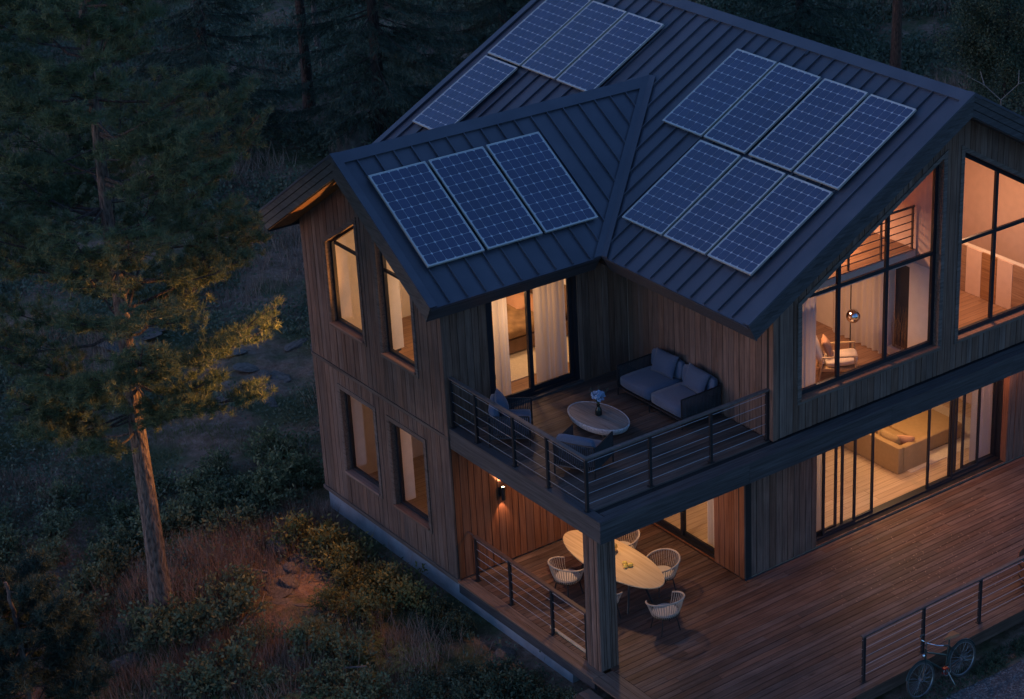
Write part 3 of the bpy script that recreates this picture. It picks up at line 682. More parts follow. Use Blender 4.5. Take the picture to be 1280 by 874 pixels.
# clad post carrying the balcony corner
XC, YC, WC = .194, -4.370, .416
pc = MB(); pc.box(XC+.03, XC+WC-.03, YC+.03, YC+WC-.03, .002, ZS-ST+.004); post = pc.build('corner_post', MAT['backing'], house)
for pl, L_ in ((Plane(XC, YC, (1, 0), (0, -1)), WC), (Plane(XC, YC, (0, 1), (-1, 0)), WC), (Plane(XC+WC, YC, (0, 1), (1, 0)), WC), (Plane(XC, YC+WC, (1, 0), (0, 1)), WC)):
    us = [0.006, .085, .15, .24, .275, .35, L_-.006]
    for a, b in zip(us, us[1:]):
        m = MB(); strip_box(m, pl, a, b, (.003, .003), (ZS-ST+.003,)*2, -.031, rr.uniform(-.006, .006), c=.006, g=.004); m.build('post_board', MAT['cladding'], post)

# ------------------------------------------------------------------ rooms
# partition between the upper rooms, full height, with a tall dark niche of dried grasses
part = MB(); PXa, PXb = 8.50, 8.68
pz0, pz1 = ZS+.046, 5.56
part.box(PXa, PXb, -3.05, 2.0, pz0, pz1); part.box(PXa, PXb, -3.62, -3.05, pz0, pz0+.16); part.box(PXa, PXb, -3.62, -3.05, pz1-.14, pz1); part.box(PXa, PXb, YM+.19, -3.62, pz0, pz1)
pw_ = part.build('partition', MAT['plaster'], house)
nb = MB(); nb.box(PXb+.005, PXb+.02, -3.62, -3.05, pz0, pz1); nb.build('niche_back', MAT['frame'], pw_)
nb = MB(); nb.box(PXa+.02, PXb, YM+.19, 2.0, pz1+.001, under_m(8.5)-.03); nb.build('partition', MAT['plaster_orange'], house)
# mezzanine with its bar railing
MY = -3.78
mz = MB(); mz.box(XM+.2, 8.49, MY, 2.0, 5.58, 5.84); mezz = mz.build('mezzanine', MAT['plaster_orange'], house)  # peach plaster puts warm room light into the fascia colour
mz = MB(); mz.box(XM+.22, 8.48, MY+.02, 1.98, 5.842, 5.86); mz.build('floor', MAT['brown_floor'], mezz)
for i in range(6):
    m = MB(); z = 5.98+i*.152; m.tube([(XM+.6, MY+.06, z), (8.48, MY+.06, z)], .011 if i < 5 else .024, 6); m.build('rail', MAT['mezz_rail'], mezz)
for x in (5.9, 6.75, 7.6, 8.44):
    m = MB(); m.box(x-.018, x+.018, MY+.042, MY+.078, 5.86, 6.74); m.build('baluster', MAT['mezz_rail'], mezz)
# ribbed oak wall in the far upper room
rb = MB(); rb.box(12.0, 12.12, -4.15, -1.0, ZS+.046, 4.42); rw = rb.build('panelled_wall', MAT['plaster'], house)
for i in range(7):
    a = -4.12+i*.45; m = MB(); m.box(11.96, 12.0, a+.005, a+.445, ZS+.05, 4.41); m.build('wall_panel', MAT['soffit'] if i % 2 else MAT['plaster_orange'], rw)
bw_ = MB(); bw_.loft([[(8.69, yy, ZS+.046), (XMAX-.21, yy, ZS+.046), (XMAX-.21, yy, under_m(XMAX-.21)-.04), (8.79, yy, under_m(8.79)-.04), (8.69, yy, under_m(8.69)-.04)] for yy in (.2, .35)]); bw_.build('partition', MAT['plaster_orange'], house)
# ground floor wing room and living room divisions
m = MB(); m.box(XL+.0, XL+.16, .2, W-.2, .02, ZS-ST); m.build('partition', MAT['plaster'], house)
m = MB(); m.box(2.32, 2.40, 2.1, W-.22, .02, ZS-ST+.02); pn = m.build('partition', MAT['plaster'], house)
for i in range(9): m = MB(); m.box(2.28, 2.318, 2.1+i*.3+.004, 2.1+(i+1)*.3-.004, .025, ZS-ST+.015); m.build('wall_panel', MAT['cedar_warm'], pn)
m = MB(); m.box(XL+.18, XMAX-.2, 2.6, 2.75, .03, ZS-ST+.02); m.build('partition', MAT['plaster'], house)
m = MB()
for a, b in ((.03, W/2), (W/2, W-.2)): m.loft([[(x, a, ZS+.046), (x, b, ZS+.046), (x, b, under_w(b)-.03), (x, a, under_w(a)-.03)] for x in (XM-.05, XM)])
m.build('partition', MAT['plaster'], house)
finish_cladding()
# ------------------------------------------------------------------ furniture materials
MAT['fabric_blue'] = plain('grey_blue_fabric', (.072, .100, .160), .95, vary=.08, scale=30, bump=.15, bscale=160, sheen=.2)
MAT['fabric_pillow'] = plain('dusky_pillow_fabric', (.060, .085, .140), .95, vary=.08, scale=30, bump=.2, bscale=160, sheen=.2)
MAT['rope_dark'] = plain('dark_rope', (.035, .037, .045), .9, vary=.2)
MAT['rope_pale'] = plain('pale_rope', (.44, .36, .29), .9, vary=.15)
MAT['cushion_pale'] = plain('pale_cushion', (.55, .50, .45), .95, vary=.05)
MAT['table_oak'] = wood('table_oak', (.44, .29, .12), (.57, .39, .17), (.66, .48, .23), 'y', rough=.45, vary=.03)
MAT['table_grey'] = wood('weathered_tabletop', (.17, .14, .125), (.26, .215, .19), (.34, .29, .26), 'y', rough=.6, vary=.05)
MAT['stone_white'] = plain('speckled_stone', (.42, .44, .48), .7, vary=.35, scale=28)
MAT['pale_oak'] = plain('pale_batten', (.55, .42, .26), .6)
MAT['rail_brown'] = plain('brown_handrail', (.10, .060, .050), .55, vary=.15)
MAT['brass'] = plain('brass_bowl', (.75, .48, .14), .3, metal=.8)
MAT['lemon'] = plain('yellow_fruit', (.75, .55, .10), .5)
MAT['chrome'] = plain('chrome', (.75, .75, .75), .06, metal=1.0, vary=.02)
# ------------------------------------------------------------------ terrace deck
deck = tag(empty('terrace_deck'), 'brown plank terrace deck around the ground floor of the house', 'deck', kind='structure')
rr = random.Random(11); bw = .147
DY0 = -7.92; DXR = 13.6
y = DY0+.21; ND = 0
while y < -.03:
    y1 = min(y+bw-.012, -.038); x0 = .40 if y < -4.46 else .24
    lim = DXR if y1 < YL-.045 else XL-.012
    if lim > 9: last_y = y1
    x = x0+rr.uniform(.4, 2.6); cuts = [x0]
    while x < lim-.8: cuts.append(x); x += rr.uniform(2.0, 4.2)
    cuts.append(lim); far = MB()
    for a, b in zip(cuts, cuts[1:]):
        m = MB(); dz = rr.uniform(-.0025, .0015); m.box(a+.002, b-.002, y, y1, -.034, dz)
        if a > 12.2: far.add(m.v, m.f)
        else: m.build('plank', MAT['decking'], deck, fix=False); ND += 1
    y += bw
for x0, x1, y0, y1 in ((-.03, .098, -4.44, -.03), (.106, .232, -4.44, -.03), (-.07, .08, DY0, -4.45), (.088, .232, DY0+.20, -4.45), (.24, .392, DY0+.20, -4.45)):
    m = MB(); m.box(x0, x1, y0, y1, -.034, .001); m.build('border_board', MAT['decking_y'], deck)
m = MB(); m.box(.088, DXR, DY0, DY0+.098, -.034, .001); m.build('border_board', MAT['decking'], deck)
m = MB(); m.box(.088, DXR, DY0+.104, DY0+.196, -.034, -.0005); m.build('border_board', MAT['decking'], deck)
m = MB(); m.box(XL+.0, DXR, last_y+.008, YL-.044, -.034, .0); m.build('border_board', MAT['decking'], deck)
m = MB(); m.box(.0, .05, -4.43, -.02, -.26, -.036); m.build('rim_joist', MAT['band_y'], deck)
m = MB(); m.box(3.2, DXR, DY0+.02, DY0+.07, -.27, -.036); m.build('rim_joist', MAT['decking'], deck)
m = MB(); m.box(.1, 3.15, DY0+.02, DY0+.07, -.2, -.036); m.build('rim_joist', MAT['decking'], deck)
for i, yy in enumerate((-4.9, -5.8, -6.7, -7.6)):
    m = MB(); m.box(.35, DXR, yy-.04, yy+.04, -.20, -.036); m.build('joist', MAT['backing'], deck)
for x in (.5, 3.4, 6.0, 8.6, 11.2):
    for yy in (-5.4, -7.5): m = MB(); m.box(x-.07, x+.07, yy-.07, yy+.07, -1.2, -.21); m.build('pier', MAT['concrete'], deck)
m = MB(); m.box(.36, .41, -3.86, -2.55, .001, .03); m.build('batten', MAT['pale_oak'], deck)
st = tag(empty('timber_step', (-.30, -5.2, 0)), 'low timber step below the open edge of the deck', 'step')
for i in range(3):
    m = MB(); m.box(-.16+i*.125, -.042+i*.125, -.85, .82, -.245, -.205); m.build('plank', MAT['decking_y'], st)
m = MB(); m.box(-.14, .19, -.8, .77, -1.0, -.247); m.build('riser', MAT['band_y'], st)

# ------------------------------------------------------------------ railings
def railing(name, label, lines, base, h, posts, n_cable, cap_mat='rail_cap', pw=.026, cap_w=.038, returns=()):
    root = tag(empty(name, (*lines[0][0], base)), label, 'railing'); ox, oy = lines[0][0]
    for (px, py) in posts:
        m = MB(); m.box(px-ox-pw, px-ox+pw, py-oy-pw, py-oy+pw, .0015, h-.035); m.box(px-ox-.05, px-ox+.05, py-oy-.05, py-oy+.05, .002, .012); m.build('post', MAT['steel_dark'], root)
    for k, ((ax, ay), (bx, by)) in enumerate(lines):
        d = Vector((bx-ax, by-ay, 0)).normalized(); nrm = Vector((-d.y, d.x, 0))*cap_w; A = Vector((ax-ox, ay-oy, 0)); B = Vector((bx-ox, by-oy, 0))
        if k == 0 and len(lines) > 1: B = B+d*cap_w
        if k == 1: A = A+d*(cap_w+.001)
        m = MB(); m.loft([[A-nrm+Vector((0, 0, h-.034)), A+nrm+Vector((0, 0, h-.034)), A+nrm+Vector((0, 0, h)), A-nrm+Vector((0, 0, h))], [B-nrm+Vector((0, 0, h-.034)), B+nrm+Vector((0, 0, h-.034)), B+nrm+Vector((0, 0, h)), B-nrm+Vector((0, 0, h))]])
        m.build('handrail', MAT[cap_mat], root)
        for i in range(n_cable):
            z = .14+(h-.24)*i/(n_cable-1); A2 = Vector((ax-ox, ay-oy, z)); B2 = Vector((bx-ox, by-oy, z))
            m = MB(); m.tube([A2, B2], .0045, 5); m.build('cable', MAT['cable'], root)
    return root
railing('balcony_railing', 'steel cable railing with flat handrail around the upper balcony', [((.11, -.02), (.11, -4.27)), ((.11, -4.27), (4.262, -4.27))], ZS, 1.05,
        [(.11, -.03), (.11, -.84), (.11, -2.06), (.11, -3.11), (.11, -4.27), (1.5, -4.27), (2.89, -4.27), (4.23, -4.27)], 5)
railing('deck_railing', 'cable railing beside the covered dining corner, running to the clad post', [((.29, -.22), (.29, -3.90))], 0, 1.0, [(.29, -.25), (.29, -1.40), (.29, -2.76), (.29, -3.84)], 5, cap_mat='rail_brown')
railing('deck_railing', 'cable railing along the outer edge of the deck beside the bicycle', [((3.52, -7.67), (13.4, -7.67))], 0, .98, [(3.576+i*1.4895, -7.67) for i in range(7)], 5)
m = MB(); m.tube([(0, .03, .985), (-.0, .215, .985)], .018, 6); m.build('wall_bracket', MAT['rail_brown'], bpy.data.objects['deck_railing'])

# ------------------------------------------------------------------ solar panels
PWD, PHT = 1.225, 2.258
def octo(w, h, c):
    a, b = w/2, h/2; return [(-a+c, -b), (a-c, -b), (a, -b+c), (a, b-c), (a-c, b), (-a+c, b), (-a, b-c), (-a, -b+c)]
cw, ch = (PWD-.07)/6, (PHT-.07)/10
cm = MB(); o8 = octo(cw-.0085, ch-.0085, .022); cm.loft([[(x, y, 0) for x, y in o8], [(x, y, .003) for x, y in o8]]); cell_me = cm.mesh('cell'); cell_me.materials.append(MAT['cell'])
bk = MB(); bk.box(-PWD/2+.012, PWD/2-.012, -PHT/2+.012, PHT/2-.012, -.012, 0); back_me = bk.mesh('backsheet'); back_me.materials.append(MAT['backsheet'])
fm = MB()
for x0, x1, y0, y1 in ((-PWD/2, PWD/2, -PHT/2, -PHT/2+.024), (-PWD/2, PWD/2, PHT/2-.024, PHT/2), (-PWD/2, -PWD/2+.018, -PHT/2+.0245, PHT/2-.0245), (PWD/2-.018, PWD/2, -PHT/2+.0245, PHT/2-.0245)): fm.box(x0, x1, y0, y1, -.035, .008)
frame_me = fm.mesh('frame'); frame_me.materials.append(MAT['alu'])
rl = MB()
for y in (-.6, .6): rl.box(-PWD/2+.02, PWD/2-.02, y-.02, y+.02, -.10, -.036)
rail_me = rl.mesh('mounting_rail'); rail_me.materials.append(MAT['steel_dark'])
prnd = random.Random(4)
def solar(mat3, label, group):
    root = tag(empty('solar_panel'), label, 'solar panel', group); root.matrix_world = mat3 @ Matrix.Rotation(rad(prnd.gauss(0, .35)), 4, 'X') @ Matrix.Rotation(rad(prnd.gauss(0, .35)), 4, 'Y')
    link('frame', frame_me, root); link('mounting_rail', rail_me, root); b = link('backsheet', back_me, root)
    for i in range(6):
        for j in range(10): link('cell', cell_me, b, loc=((i-2.5)*cw, (j-4.5)*ch, .0005))
def basis(o, x, y):
    x = x.normalized(); y = y.normalized(); z = x.cross(y); m = Matrix((x, y, z)).transposed().to_4x4(); m.translation = o; return m
PH = .105
for i in range(3):
    xc = -.1975+3.898*(i+.5)/3; v = .803+PHT/2
    solar(basis(wr(xc, YE+v/LW, PH), Vector((1, 0, 0)), Vector((0, 1, PW))), 'wing roof solar panel '+('at the gable edge', 'in the middle of its row of three', 'at the valley end of its row')[i], 'solar panels on the wing roof')
def main_panel(yc, v, label, group):
    v += PHT/2; solar(basis(mr_(XE+v/LM, yc, PH), Vector((0, -1, 0)), Vector((1, 0, PM))), label, group)
for i in range(3): main_panel(-.2315-3.898*(i+.5)/3, .90, 'lower main roof solar panel '+('beside the valley', 'in the middle of its row of three', 'at the great gable end of its row')[i], 'solar panels in the lower main row')
for i in range(4): main_panel(1.067-5.227*(i+.5)/4-(.02 if i > 1 else -.02), 3.257, 'upper main roof solar panel, '+('at the valley end of its row of four', 'second from the valley end of its row of four', 'third from the valley end of its row of four', 'at the great gable end of its row of four')[i], 'solar panels in the upper main row')
for i in range(3): main_panel(7.28-1.29*(i+.5), 3.24, 'solar panel behind the wing ridge, '+('at the outer back edge of the main roof', 'in the middle of its row of three', 'at the inner end of its row')[i], 'solar panels behind the wing ridge')
main_panel(7.28-1.29*.5, .91, 'single solar panel below its row, cut off by the wing ridge', None)

def tubes_obj(name, mat, parent, paths, r, n=6, smooth=True):
    m = MB()
    for p in paths: m.tube(p, r, n)
    return m.build(name, MAT[mat], parent, smooth=smooth)

# ------------------------------------------------------------------ lounge furniture on the balcony (seat faces +X locally)
def lounge(width, depth, label, cat, loc, rz, n_seat, pillows, h_arm=.62):
    root = tag(empty(cat.replace(' ', '_'), loc, rz), label, cat); w2, d2 = width/2, depth/2
    r = .016
    for sx in (-1, 1):
        for k, sy in enumerate((-1, 1)):
            m = MB(); m.tube([(sx*(d2-.02), sy*(w2-.02), 0), (sx*(d2-.02), sy*(w2-.02), h_arm if sx > 0 else h_arm+.04)], r, 8); m.build('leg', MAT['steel_dark'], root)
    if n_seat > 1:
        for sx in (-1, 1): m = MB(); m.tube([(sx*(d2-.02), 0, 0), (sx*(d2-.02), 0, .2)], r, 8); m.build('leg', MAT['steel_dark'], root)
    fr = MB()
    for sy in (-1, 1):
        fr.tube([(-d2+.02, sy*(w2-.02), h_arm), (d2-.02, sy*(w2-.02), h_arm)], r, 8); fr.tube([(-d2+.02, sy*(w2-.02), .18), (d2-.02, sy*(w2-.02), .18)], r, 8)
    for sx in (-1, 1): fr.tube([(sx*(d2-.02), -w2+.02, .18), (sx*(d2-.02), w2-.02, .18)], r, 8)
    fr.tube([(-d2+.02, -w2+.02, h_arm+.04), (-d2+.02, w2-.02, h_arm+.04)], r, 8); fr.box(-d2+.02, d2-.02, -w2+.03, w2-.03, .165, .195)
    fr.build('frame', MAT['steel_dark'], root, smooth=True)
    for sy in (-1, 1):
        k = int(depth/.034); tubes_obj('woven_arm', 'rope_dark', root, [[(-d2+.03+(depth-.06)*i/k, sy*(w2-.02+rr.uniform(-.003, .003)), .18), (-d2+.03+(depth-.06)*i/k, sy*(w2-.02), h_arm)] for i in range(k+1)], .0115, 5)
    k = int(width/.04); tubes_obj('woven_back', 'rope_dark', root, [[(-d2+.02, -w2+.03+(width-.06)*i/k, .18), (-d2+.02, -w2+.03+(width-.06)*i/k, h_arm+.04)] for i in range(k+1)], .0115, 5)
    sw = (width-.09)/n_seat
    for i in range(n_seat):
        yc = -w2+.045+sw*(i+.5)
        link('seat_cushion', cushion(depth-.10, sw-.012, .23, .035, .012, i), root, MAT['fabric_blue'], (.03, yc, .197))
        o = link('back_cushion', cushion(.15, sw-.02, .36, .045, .012, i+9), root, MAT['fabric_blue'], (-d2+.135, yc, .415)); o.rotation_euler = (0, rad(-9), 0)
    for i, (y, t) in enumerate(pillows):
        link('pillow', pillow_me(.66 if n_seat > 1 else .48, .46, .20, i+20), root, MAT['fabric_pillow'], (-d2+.33, y, .44), (rad(t), rad(-24), rad(t*.6)))
    return root
lounge(2.02, .98, 'blue grey two seat outdoor sofa with scatter pillows against the boarded wall', 'outdoor sofa', (3.76, -1.93, ZS+.002), math.pi, 2, [(-.42, 2), (.52, -2)])
lounge(.82, .78, 'outdoor armchair by the balcony door with two upright blue pillows', 'outdoor armchair', (.70, -1.08, ZS+.002), rad(-38), 1, [(.12, 4)])
lounge(.84, .80, 'outdoor armchair in the corner of the balcony railing, its back to the rail', 'outdoor armchair', (1.02, -2.93, ZS+.002), rad(28), 1, [])
# coffee table: shallow stone bowl with an inset top
ct = tag(empty('coffee_table', (2.16, -1.84, ZS+.002), rad(4)), 'low oval coffee table with weathered plank top set in a white stone bowl', 'coffee table')
m = MB(); m.lathe([(.55, .05), (.78, .09), (.92, .15), (.975, .22), (.985, .255), (.965, .267), (.945, .262), (.94, .24), (.0, .24)], 44, sx=.445, sy=.755); m.build('bowl', MAT['stone_white'], ct, smooth=True)
for i in range(7):
    a, b = -.406+i*.812/7, -.406+(i+1)*.812/7; ya = lambda x: .695*math.sqrt(max(0, 1-(x/.412)**2))
    pts = []; n = 5
    for k in range(n+1): x = a+.002+(b-a-.004)*k/n; pts.append((x, -ya(x)))
    for k in range(n, -1, -1): x = a+.002+(b-a-.004)*k/n; pts.append((x, ya(x)))
    m = MB(); m.loft([[(x, y, .241) for x, y in pts], [(x, y, .263) for x, y in pts]]); m.build('top_plank', MAT['table_grey'], ct)
for sx in (-.17, .17):
    for sy in (-.33, .33): m = MB(); m.tube([(sx, sy, 0), (sx*.92, sy*.92, .08)], .03, 10); m.build('leg', MAT['steel_dark'], ct, smooth=True)
vz = tag(empty('flower_vase', (2.18, -1.82, ZS+.266), 0), 'dark bottle vase with pale blue flowers on the coffee table', 'vase')
MAT['vase'] = plain('dark_green_glass', (.012, .020, .018), .2); MAT['petal'] = plain('pale_blue_petal', (.20, .31, .48), .7); MAT['stem_green'] = plain('flower_stem', (.05, .08, .05), .7)
m = MB(); m.lathe([(.045, 0), (.062, .01), (.066, .05), (.062, .11), (.045, .15), (.032, .175), (.030, .20), (.036, .215)], 20); m.build('bottle', MAT['vase'], vz, smooth=True)
fl = MB(); stt = MB(); rf = random.Random(5)
for i in range(30):
    a = rf.uniform(0, 6.28); r = .10*math.sqrt(rf.uniform(0, 1)); h = .44-r*r*5+rf.uniform(-.05, .06); c = Vector((r*math.cos(a), r*math.sin(a), h)); stt.tube([(0, 0, .2), c*.55+Vector((0, 0, .12)), c], .004, 4)
    for k in range(5):
        t = k*math.pi*.4+a; q_ = c+Vector((math.cos(t)*.024, math.sin(t)*.024, rf.uniform(-.012, .012))); fl.lathe([(.006, -.020), (.024, -.008), (.024, .008), (.006, .018)], 6, q_)
for i in range(10):
    a = rf.uniform(0, 6.28); r = rf.uniform(.08, .22); stt.tube([(0, 0, .2), (r*.5*math.cos(a), r*.5*math.sin(a), .38), (r*math.cos(a), r*math.sin(a), rf.uniform(.42, .58))], .0035, 4)
fl.build('blossom', MAT['petal'], vz); stt.build('stems', MAT['stem_green'], vz)

# ------------------------------------------------------------------ covered dining corner
dt = tag(empty('dining_table', (2.03, -2.32, .0), rad(2)), 'oval pale oak dining table under the balcony', 'dining table')
m = MB(); m.lathe([(.95, .715), (.99, .725), (1.0, .738), (.995, .750)], 56, sx=.53, sy=1.40); m.build('tabletop', MAT['table_oak'], dt, smooth=True)
for sy in (-1, 1):
    for sx in (-1, 1): m = MB(); m.tube([(sx*.30, sy*.78, .0), (sx*.10, sy*.62, .714)], .022, 8); m.build('leg', MAT['steel_dark'], dt, smooth=True)
m = MB(); m.box(-.03, .03, -.63, .63, .66, .712); m.build('stretcher', MAT['steel_dark'], dt)
def tub_chair():
    root = empty('dining_chair'); rim = []; base = []
    for i in range(33):
        t = rad(-128+256*i/32); k = abs(t)/rad(128)
        rim.append(Vector((-.335*math.cos(t)+.02, .365*math.sin(t), .735-.13*k**1.7))); base.append(Vector((-.245*math.cos(t)+.03, .265*math.sin(t), .365)))
    tubes_obj('rim', 'rope_pale', root, [rim], .017, 8)
    ropes = []
    for i in range(31):
        f = i*32/30; j = min(31, int(f)); w = f-j; ropes.append([rim[j].lerp(rim[j+1], w), rim[j].lerp(rim[j+1], w).lerp(base[j].lerp(base[j+1], w), .55)+Vector((-.012, 0, 0)), base[j].lerp(base[j+1], w)])
    tubes_obj('rope_weave', 'rope_pale', root, ropes, .0075, 5)
    m = MB(); m.lathe([(.23, .345), (.275, .352), (.28, .365), (.23, .37)], 28, (.03, 0, 0)); m.build('seat', MAT['steel_dark'], root, smooth=True)
    m = MB(); m.lathe([(.20, .368), (.235, .378), (.24, .40), (.22, .422), (.12, .432), (.0, .434)], 28, (.03, 0, 0)); m.build('seat_cushion', MAT['cushion_pale'], root, smooth=True)
    for a in (45, 135, 225, 315):
        c, s_ = math.cos(rad(a)), math.sin(rad(a)); m = MB(); m.tube([(.03+.20*c, .20*s_, .36), (.03+.27*c, .29*s_, 0)], .013, 8); m.build('leg', MAT['steel_dark'], root, smooth=True)
    return root
tc0 = tub_chair(); bpy.context.view_layer.update()
spots = [(1.30, -1.80, 8, 'pale rope dining chair on the railing side of the oval table, toward the sconce wall'), (1.36, -2.92, -6, 'rope dining chair hidden behind the clad post, at the oval table'),
         (2.80, -2.88, 172, 'pale rope dining chair between the oval table and the boarded pier beside the glass door'), (2.78, -1.62, 186, 'pale rope dining chair in the back corner between oval table and glass door'),
         (1.97, -4.02, 84, 'dining chair alone at the open deck end of the oval table')]
for i, (x, y, a, lab) in enumerate(spots):
    c = tc0 if i == 0 else copy_tree(tc0); c.location = (x, y, .0015); c.rotation_euler = (0, 0, rad(a)); tag(c, lab, 'dining chair', 'rope dining chairs round the oval table')
fb = tag(empty('fruit_bowl', (2.13, -2.10, .7505)), 'small brass bowl on the oval dining table', 'bowl')
m = MB(); m.lathe([(.05, 0), (.09, .02), (.13, .07), (.15, .13), (.142, .131), (.12, .075), (.08, .03), (.0, .022)], 28); m.build('bowl_body', MAT['brass'], fb, smooth=True)
m = MB(); m.torus((0, 0, .131), .146, .006, 'z', 28, 6); m.build('lip', MAT['brass'], fb, smooth=True)
for i, (x, y, a) in enumerate(((2.06, -2.66, 20), (2.10, -2.78, 80), (2.00, -2.75, 140))):
    o = tag(empty('lemon', (x, y, .7505), rad(a)), 'yellow lemon lying loose on the oval dining table', 'lemon', 'lemons on the dining table')
    m = MB(); m.lathe([(.004, -.062), (.012, -.056), (.030, -.040), (.040, -.012), (.040, .012), (.030, .040), (.012, .056), (.004, .062)], 14); b = m.build('fruit', MAT['lemon'], o, smooth=True); b.rotation_euler = (rad(90), 0, 0); b.location = (0, 0, .0405)
sc = tag(empty('wall_sconce', (1.08, -.012, 1.60)), 'black up and down light on the warm boarded wall', 'sconce')
m = MB(); m.box(-.06, .06, -.025, 0, -.10, .10); m.build('back_plate', MAT['steel_dark'], sc)
m = MB(); m.lathe([(.030, -.16), (.042, -.16), (.042, .13), (.034, .13), (.034, -.14)], 20, (0, -.085, 0)); m.build('body', MAT['steel_dark'], sc, smooth=True)
m = MB(); m.lathe([(.001, .112), (.032, .113), (.032, .120), (.001, .121)], 16, (0, -.085, 0)); m.build('bulb', glow('sconce_bulb', (1, .72, .42), 3.0), sc)
tg = tag(empty('wooden_tub', (8.60, -7.36, .002)), 'round wooden stave tub standing on the deck by the outer railing', 'tub')
for i in range(18):
    a0, a1 = 2*math.pi*i/18+.01, 2*math.pi*(i+1)/18-.01; m = MB(); R0, R1 = .40, .47
    def q(r, z, f=1): return [((r)*math.cos(a0), r*math.sin(a0), z), ((r)*math.cos(a1), r*math.sin(a1), z), ((r-.03)*math.cos(a1), (r-.03)*math.sin(a1), z), ((r-.03)*math.cos(a0), (r-.03)*math.sin(a0), z)]
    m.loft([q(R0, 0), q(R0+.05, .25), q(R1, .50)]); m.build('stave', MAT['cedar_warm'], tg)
for z, r in ((.10, .425), (.40, .468)): m = MB(); m.torus((0, 0, z), r, .012, 'z', 36, 6); m.build('hoop', MAT['steel_dark'], tg, smooth=True)
m = MB(); m.lathe([(.0, .03), (.37, .03), (.37, .06), (.0, .06)], 24); m.build('bottom', MAT['backing'], tg)

# ------------------------------------------------------------------ bicycle (faces -X along the deck edge)
MAT['bike_green'] = plain('dark_green_bike_paint', (.012, .030, .030), .3, vary=.05); MAT['tyre'] = plain('tyre_rubber', (.06, .055, .05), .7); MAT['rim'] = plain('bike_rim', (.32, .32, .33), .35, metal=.8)
MAT['leather'] = plain('tan_saddle_leather', (.28, .13, .06), .5); MAT['reflector'] = plain('red_reflector', (.45, .02, .015), .35)
GZ = -.50
bk = tag(empty('bicycle', (5.09, -8.20, GZ)), 'dark green city bicycle with tan saddle parked beside the deck', 'bicycle'); bk.rotation_euler = (rad(-7), 0, 0)
R = .355; XF, XRr = -.55, .52
for xw in (XF, XRr):
    wh = empty('wheel', (xw, 0, R), parent=bk)
    m = MB(); m.torus((0, 0, 0), R-.018, .018, 'y', 40, 8); m.build('tyre', MAT['tyre'], wh, smooth=True)
    m = MB(); m.torus((0, 0, 0), R-.042, .012, 'y', 40, 6); m.build('rim', MAT['rim'], wh, smooth=True)
    m = MB()
    for i in range(28):
        a = 2*math.pi*i/28; s = 1 if i % 2 else -1; m.tube([(.03*math.cos(a+1.2*s), s*.028, .03*math.sin(a+1.2*s)), ((R-.045)*math.cos(a), 0, (R-.045)*math.sin(a))], .0022, 4)
    m.build('spokes', MAT['rim'], wh)
    m = MB(); m.tube([(0, -.05, 0), (0, .05, 0)], .024, 10); m.build('hub', MAT['rim'], wh, smooth=True)
    m = MB(); m.torus((xw, 0, R), R+.014, .016, 'y', 20, 6, rad(20), rad(160) if xw < 0 else rad(170)); m.build('mudguard', MAT['bike_green'], bk, smooth=True)
BB = Vector((.08, 0, .29)); ST_ = Vector((.22, 0, .80)); HT = Vector((-.36, 0, .86)); HB = Vector((-.40, 0, .70))
m = MB()
for a, b, r in ((BB, Vector((.235, 0, .86)), .016), (HB, BB, .020), (HT+Vector((.01, 0, -.03)), BB.lerp(ST_, .55), .016), (HT+Vector((-.01, 0, .06)), HB+Vector((-.01, 0, -.04)), .020)): m.tube([a, b], r, 8)
for s in (-1, 1):
    m.tube([BB+Vector((0, s*.03, 0)), Vector((XRr, s*.06, R))], .010, 6); m.tube([ST_+Vector((-.01, s*.02, -.06)), Vector((XRr, s*.06, R))], .008, 6); m.tube([HB+Vector((-.01, s*.03, -.03)), Vector((XF+.03, s*.055, R+.12)), Vector((XF, s*.055, R))], .010, 6)
m.build('frame', MAT['bike_green'], bk, smooth=True)
m = MB(); m.tube([HT+Vector((0, 0, .05)), HT+Vector((.015, 0, .17))], .013, 8); m.tube([(-.16, -.30, 1.00), (-.28, -.26, 1.03), (-.36, -.12, 1.05), (-.345, 0, 1.03), (-.36, .12, 1.05), (-.28, .26, 1.03), (-.16, .30, 1.00)], .011, 8); m.build('handlebar', MAT['chrome'], bk, smooth=True)
for s in (-1, 1): m = MB(); m.tube([(-.20, s*.287, 1.01), (-.10, s*.315, .985)], .017, 8); m.build('grip', MAT['tyre'], bk, smooth=True)
m = MB(); m.loft([[(.40, -.10, .91), (.40, .10, .91), (.40, .09, .95), (.40, -.09, .95)], [(.28, -.085, .905), (.28, .085, .905), (.28, .07, .945), (.28, -.07, .945)], [(.16, -.03, .90), (.16, .03, .90), (.16, .022, .935), (.16, -.022, .935)], [(.10, -.018, .90), (.10, .018, .90), (.10, .012, .928), (.10, -.012, .928)]]); m.build('saddle', MAT['leather'], bk, smooth=True)
m = MB(); m.tube([(.225, 0, .80), (.25, 0, .91)], .012, 8); m.build('seat_post', MAT['chrome'], bk, smooth=True)
m = MB(); m.torus((BB.x, -.05, BB.z), .085, .008, 'y', 24, 6); m.tube([(BB.x, -.06, BB.z), (BB.x-.10, -.07, BB.z+.13)], .010, 6); m.tube([(BB.x, .06, BB.z), (BB.x+.10, .07, BB.z-.13)], .010, 6); m.tube([(BB.x, -.06, BB.z), (BB.x, .06, BB.z)], .02, 8); m.build('crankset', MAT['rim'], bk, smooth=True)
